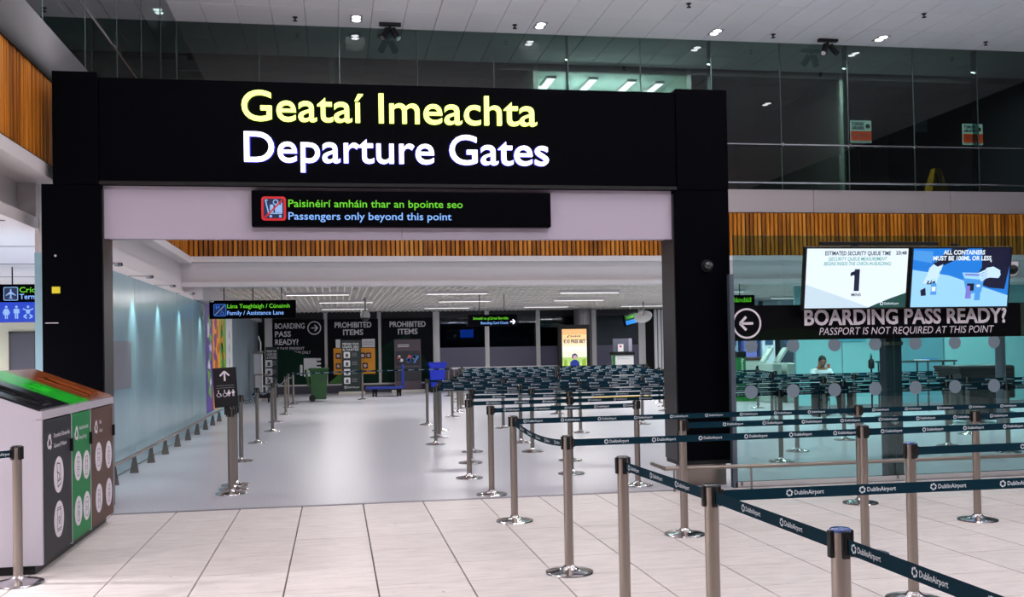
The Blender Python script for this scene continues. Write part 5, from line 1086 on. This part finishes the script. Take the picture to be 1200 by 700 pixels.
SKIN = mat('skin', (150, 98, 76), 0.5); SHIRT = mat('white_shirt', (222, 228, 232), 0.7); TROU = mat('dark_trousers', (22, 24, 34), 0.8); HAIR = mat('dark_hair', (24, 20, 20), 0.7); SHOE = mat('black_shoe', (14, 14, 16), 0.4)
# pelvis, spine, neck, head, arms to wrists, legs to ankles: one skin (faces the camera, a little to the left)
V = [(0, 0, 0.50), (0, 0.01, 0.66), (0, 0.0, 0.84), (0, -0.02, 0.96), (0, -0.05, 1.03), (-0.01, -0.08, 1.10), (-0.01, -0.09, 1.19),
     (-0.17, -0.02, 0.93), (-0.23, -0.12, 0.72), (-0.12, -0.34, 0.70), (-0.08, -0.40, 0.70), (0.17, -0.02, 0.93), (0.23, -0.12, 0.72), (0.14, -0.34, 0.70), (0.10, -0.41, 0.70),
     (-0.10, -0.06, 0.49), (-0.14, -0.42, 0.50), (-0.15, -0.44, 0.28), (-0.15, -0.42, 0.08), (-0.16, -0.54, 0.04),
     (0.10, -0.06, 0.49), (0.18, -0.42, 0.50), (0.22, -0.40, 0.28), (0.24, -0.34, 0.08), (0.28, -0.45, 0.04)]
E_ = [(0, 1), (1, 2), (2, 3), (3, 4), (4, 5), (5, 6), (3, 7), (7, 8), (8, 9), (9, 10), (3, 11), (11, 12), (12, 13), (13, 14), (0, 15), (15, 16), (16, 17), (17, 18), (18, 19), (0, 20), (20, 21), (21, 22), (22, 23), (23, 24)]
Rr = [(0.15, 0.12), (0.13, 0.10), (0.15, 0.11), (0.12, 0.09), 0.05, 0.085, 0.075, 0.06, 0.045, 0.032, 0.030, 0.06, 0.045, 0.032, 0.030, 0.09, 0.065, 0.055, 0.04, 0.04, 0.09, 0.065, 0.055, 0.04, 0.04]
skin_body('body', wk, V, E_, Rr, SKIN)
VS = V[:4]+[(-0.18, -0.02, 0.93), (-0.24, -0.12, 0.72), (-0.15, -0.30, 0.70), (0.18, -0.02, 0.93), (0.24, -0.12, 0.72), (0.17, -0.30, 0.70), (0, -0.03, 1.0)]
skin_body('shirt', wk, VS, [(0, 1), (1, 2), (2, 3), (3, 4), (4, 5), (5, 6), (3, 7), (7, 8), (8, 9), (3, 10)], [(0.17, 0.14), (0.155, 0.125), (0.175, 0.13), (0.14, 0.11), 0.075, 0.06, 0.05, 0.075, 0.06, 0.05, 0.07], SHIRT)
skin_body('trousers', wk, [V[0], V[15], V[16], V[17], (-0.15, -0.42, 0.12), V[20], V[21], V[22], (0.24, -0.35, 0.12), (0, 0, 0.58)], [(0, 1), (1, 2), (2, 3), (3, 4), (0, 5), (5, 6), (6, 7), (7, 8), (0, 9)],
          [(0.18, 0.15), 0.115, 0.085, 0.07, 0.06, 0.115, 0.085, 0.07, 0.06, (0.165, 0.13)], TROU)
hd = MB()
HM = Matrix.Translation((PX-0.01, PY-0.10, 1.135)) @ Matrix.Rotation(math.radians(-18), 4, 'Z') @ Matrix.Rotation(math.radians(22), 4, 'X')
hd.ball((0, 0, 0), 1, SKIN, 20, 14, (0.078, 0.098, 0.115)).ball((0, -0.02, -0.06), 1, SKIN, 16, 10, (0.055, 0.072, 0.055))
hd.ball((0, -0.098, -0.012), 1, SKIN, 10, 8, (0.013, 0.02, 0.026)).ball((-0.079, 0.0, -0.01), 1, SKIN, 10, 8, (0.012, 0.022, 0.032)).ball((0.079, 0.0, -0.01), 1, SKIN, 10, 8, (0.012, 0.022, 0.032))
hd.v = [tuple(HM @ Vector(v)) for v in hd.v]; hd.build('head', wk, smooth=True)
fc = MB()
for k in (-1, 1): fc.ball((0.03*k, -0.090, 0.012), 1, mat('eye_dark', (40, 34, 34), 0.3), 8, 6, (0.013, 0.006, 0.006)).box((0.03*k-0.017, -0.098, 0.028), (0.03*k+0.017, -0.092, 0.034), HAIR)
fc.ball((0, -0.088, -0.060), 1, mat('lip', (120, 66, 60), 0.5), 10, 6, (0.024, 0.006, 0.006)); fc.v = [tuple(HM @ Vector(v)) for v in fc.v]; fc.build('face', wk, smooth=True)
hr = MB(); hr.ball((0, 0.014, 0.026), 1, HAIR, 20, 12, (0.084, 0.100, 0.104)); hr.v = [v for v in hr.v]; hr.v = [tuple(HM @ Vector(v)) for v in hr.v]; hr.build('hair', wk, smooth=True)
for k in (-1, 1):                               # hands resting together on the desk edge
    wx, wy, wz = (PX-0.08, PY-0.42, 0.70) if k < 0 else (PX+0.10, PY-0.43, 0.70)
    h = MB().ball((wx, wy-0.03, wz), 1, SKIN, 12, 8, (0.038, 0.05, 0.018))
    for f in range(4):
        fx = wx-0.027+0.018*f; L = (0.062, 0.072, 0.068, 0.052)[f]
        h.tube([(fx, wy-0.06, wz), (fx, wy-0.06-L*0.55, wz+0.006), (fx, wy-0.06-L, wz-0.012)], 0.0085, SKIN, 6)
    h.tube([(wx-0.03*k, wy-0.02, wz), (wx-0.052*k, wy-0.05, wz-0.004), (wx-0.05*k, wy-0.08, wz-0.008)], 0.010, SKIN, 6); h.build('hand', wk, smooth=True)
for v in (V[19], V[24]): MB().ball((PX+v[0], PY+v[1]+0.05, 0.045), 1, SHOE, 14, 8, (0.055, 0.14, 0.045)).build('shoe', wk, smooth=True)
t = thing('stool', 'black padded stool under the seated worker', 'stool', (PX, PY+0.02, 0)); MB().lathe([(0.17, 0.29), (0.19, 0.31), (0.18, 0.355), (0.0001, 0.36)], NEARBLK, 20, (PX, PY+0.02, 0)).build('seat', t, smooth=True); MB().lathe([(0.22, 0), (0.22, 0.02), (0.03, 0.05), (0.03, 0.30)], STEEL, 20, (PX, PY+0.02, 0)).build('pedestal', t, smooth=True)
t = thing('desk', 'small dark desk in front of the seated worker', 'desk', (PX, PY-0.55, 0)); MB().cbox((PX-0.45, PY-0.72, 0.62), (PX+0.45, PY-0.36, 0.66), NEARBLK, 0.008).build('top', t)
for x in (PX-0.4, PX+0.4): MB().box((x-0.02, PY-0.7, 0), (x+0.02, PY-0.38, 0.62), NEARBLK).build('leg', t)
# =================================================================== UPSTAIRS DETAILS
def stand_poster(label, px0, px1, py0, py1, lines):
    a = at(px0, py0, YF+0.25); b = at(px1, py1, YF+0.25); t = thing('airline_poster', label, 'poster', ((a.x+b.x)/2, YF+0.25, b.z), 'airline notices behind the upstairs glass')
    x0, x1, z0, z1 = a.x, b.x, b.z, a.z; h = z1-z0; y = YF+0.25; w_ = x1-x0
    MB().box((x0, y, z0), (x1, y+0.02, z1), mat('poster_pale_glow', (200, 226, 210), 0.5, emit=(190, 226, 212), es=1.3)).build('board', t)  # printed board and orange strip given a glow to brighten them
    MB().box((x0, y-0.003, z0+0.09*h), (x1, y, z0+0.52*h), mat('poster_orange_glow', (232, 84, 40), 0.5, emit=(232, 84, 40), es=1.4)).build('orange_strip', t)
    g = MB(); IB = mat('poster_teal_ink', (6, 70, 140), 0.5); put_text(g, 'TURKISH', (x0+0.05*w_, y-0.004, z0+0.78*h), XD, ZD, IB, cap=0.13*h, width=0.60*w_, bold=0.05); put_text(g, 'AIRLINES', (x0+0.05*w_, y-0.004, z0+0.60*h), XD, ZD, IB, cap=0.13*h, width=0.60*w_, bold=0.05)
    T = plate((x0+0.82*w_, y-0.004, z0+0.74*h), XD, ZD); g.prism(circ(0.10*h, 0, 0, 20), 0.002, mat('emblem_red', (150, 30, 40), 0.5), T); g.prism([(-0.05*h, -0.05*h), (0.05*h, -0.03*h), (0.0, 0.07*h)], 0.003, PW, T)
    for k, s in enumerate(lines): put_text(g, s, ((x0+x1)/2, y-0.006, z0+(0.37-0.12*k if len(lines) > 1 else 0.28)*h), XD, ZD, PW, cap=0.085*h, width=w_*(0.7 if k != 2 else 0.35), align='c', bold=0.04)
    put_text(g, 'A STAR ALLIANCE MEMBER', ((x0+x1)/2, y-0.004, z0+0.025*h), XD, ZD, IB, cap=0.05*h, width=w_*0.85, align='c', bold=0.02); g.build('lettering', t)
    MB().box(((x0+x1)/2-0.02, y+0.02, 4.92), ((x0+x1)/2+0.02, y+0.04, z1-0.1), NEARBLK).box(((x0+x1)/2-0.2, y-0.05, 4.90), ((x0+x1)/2+0.2, y+0.15, 4.92), NEARBLK).build('stand', t)
stand_poster('airline notice with an orange lower half upstairs, left of the two', 996.5, 1021.5, 141, 167.5, ['ECONOMY'])
stand_poster('airline notice with an orange lower half upstairs, right of the two', 1128, 1152, 145, 170, ['BAG DROP', 'ECONOMY', 'CLASS'])
a = at(1088, 222, YF+0.5); b = at(1106, 198, YF+0.5); t = thing('wet_floor_sign', 'yellow folding wet floor sign standing upstairs behind the glass', 'floor sign', ((a.x+b.x)/2, YF+0.5, 4.9)); YEL = mat('wet_yellow', (206, 152, 10), 0.4, emit=(206, 152, 10), es=0.0)
cx = (a.x+b.x)/2; hz = b.z-4.9
for nm, s in (('front_leaf', -1), ('back_leaf', 1)):
    v = [(cx+s*0.05-0.0, YF+0.42, 4.9+hz), (cx+s*0.05, YF+0.58, 4.9+hz), (cx+s*0.22, YF+0.70, 4.9), (cx+s*0.22, YF+0.32, 4.9)]; v2 = [(x+0.02*s, y, z) for x, y, z in v]
    MB().add(v+v2, [(0,1,2,3),(7,6,5,4),(0,4,5,1),(1,5,6,2),(2,6,7,3),(3,7,4,0)], YEL).build(nm, t)
g = MB(); g.add([(cx-0.08, YF+0.40, 4.9+hz*0.98), (cx+0.08, YF+0.40, 4.9+hz*0.98), (cx+0.02, YF+0.30, 4.9), (cx-0.25, YF+0.30, 4.9)], [(0, 3, 2, 1)], YEL); g.build('front_panel', t)
g = MB(); g.prism(seg((-0.03, 0.12), (0.03, -0.1), 0.04), 0.004, NEARBLK, plate((cx-0.07, YF+0.33, 5.2), XD, ZD)); g.prism(circ(0.03, -0.05, 0.16, 10), 0.004, NEARBLK, plate((cx-0.07, YF+0.33, 5.2), XD, ZD)); g.build('pictogram', t)
a = at(1071, 150, YF+0.3); t = thing('notice', 'blank grey sheet taped behind the upstairs glass between the two airline notices', 'notice', (a.x, YF+0.02, a.z)); MB().box((a.x-0.13, YF+0.02, a.z-0.15), (a.x+0.15, YF+0.026, a.z+0.15), mat('grey_sheet', (116, 130, 132), 0.6)).build('sheet', t)
# =================================================================== CEILING FITTINGS
for i, (xx, yy) in enumerate(HALL_SPOTS):
    vis = yy > 20
    t = thing('downlight', ('twin round downlight in the high tiled ceiling, %s from the left' % ORD[i]) if vis else 'twin round downlight, %s row before the glazing, %s from the left' % (ORD[(i-5)//4+1], ORD[(i-5) % 4]), 'light', (xx, yy, ZC-0.03), 'twin downlights in the high ceiling')
    MB().box((xx-0.12, yy-0.2, ZC-0.012), (xx+0.12, yy+0.2, ZC+0.01), mat('fitting_frame', (150, 148, 150), 0.5)).build('frame', t)
    for s in (-1, 1): MB().lathe([(0.0001, -0.022), (0.07, -0.02), (0.085, -0.01)], glow('downlight_lens', (255, 252, 255), 14), 18, (xx, yy+0.095*s, ZC)).build('lens', t)
for i, (xx, yy) in enumerate(((1.18, 20.62), (10.71, 20.61))):
    t = thing('spotlight_cluster', ['black cluster of spotlights on the high ceiling above the portal', 'black cluster of spotlights on the high ceiling right of the portal'][i], 'light', (xx, yy, ZC-0.4), 'spotlight clusters')
    MB().box((xx-0.22, yy-0.05, ZC-0.06), (xx+0.22, yy+0.05, ZC), NEARBLK).build('plate', t); MB().cyl((xx, yy, ZC-0.05), (xx, yy, ZC-0.2), 0.03, NEARBLK, 8).build('stem', t)
    for k in (-1, 1):
        MB().cyl((xx+0.05*k, yy, ZC-0.14), (xx+0.16*k, yy-0.1, ZC-0.34), 0.07, NEARBLK, 14).build('lamp_head', t, smooth=True); MB().cyl((xx+0.16*k, yy-0.1, ZC-0.34), (xx+0.163*k, yy-0.103, ZC-0.345), 0.055, CHROME, 14).build('lens', t)
for i, (xx, yy) in enumerate(((-0.7, 20.47), (3.72, 20.43), (6.86, 18.75), (9.35, 20.41), (11.86, 18.76), (14.37, 20.38), (-4.9, 20.5))):
    t = thing('sprinkler', 'small dark sprinkler head in the high tiled ceiling, %s from the left' % ['second', 'third', 'fourth', 'fifth', 'sixth', 'seventh', 'first'][i], 'sprinkler', (xx, yy, ZC-0.09), 'sprinklers in the high ceiling')
    MB().cyl((xx, yy, ZC), (xx, yy, ZC-0.07), 0.015, NEARBLK, 8).cyl((xx, yy, ZC-0.07), (xx, yy, ZC-0.08), 0.045, NEARBLK, 12).cyl((xx, yy, ZC), (xx, yy, ZC-0.015), 0.05, NEARBLK, 12).build('head', t)
for i, yy in enumerate((12.55, 14.6, 16.6, 18.8, 21.6)):
    t = thing('wall_washer', 'small recessed wall washer lamp above the blue-grey wall, %s from the gate' % ORD[i], 'light', (-2.60, yy, 2.585), 'wall washers on the left wall')
    MB().lathe([(0.03, 0), (0.05, 0.005), (0.05, 0.04)], CHROME, 16, (-2.50, yy, 2.585)).box((-2.80, yy-0.02, 2.61), (-2.45, yy+0.02, 2.63), WHITE).build('ring', t)
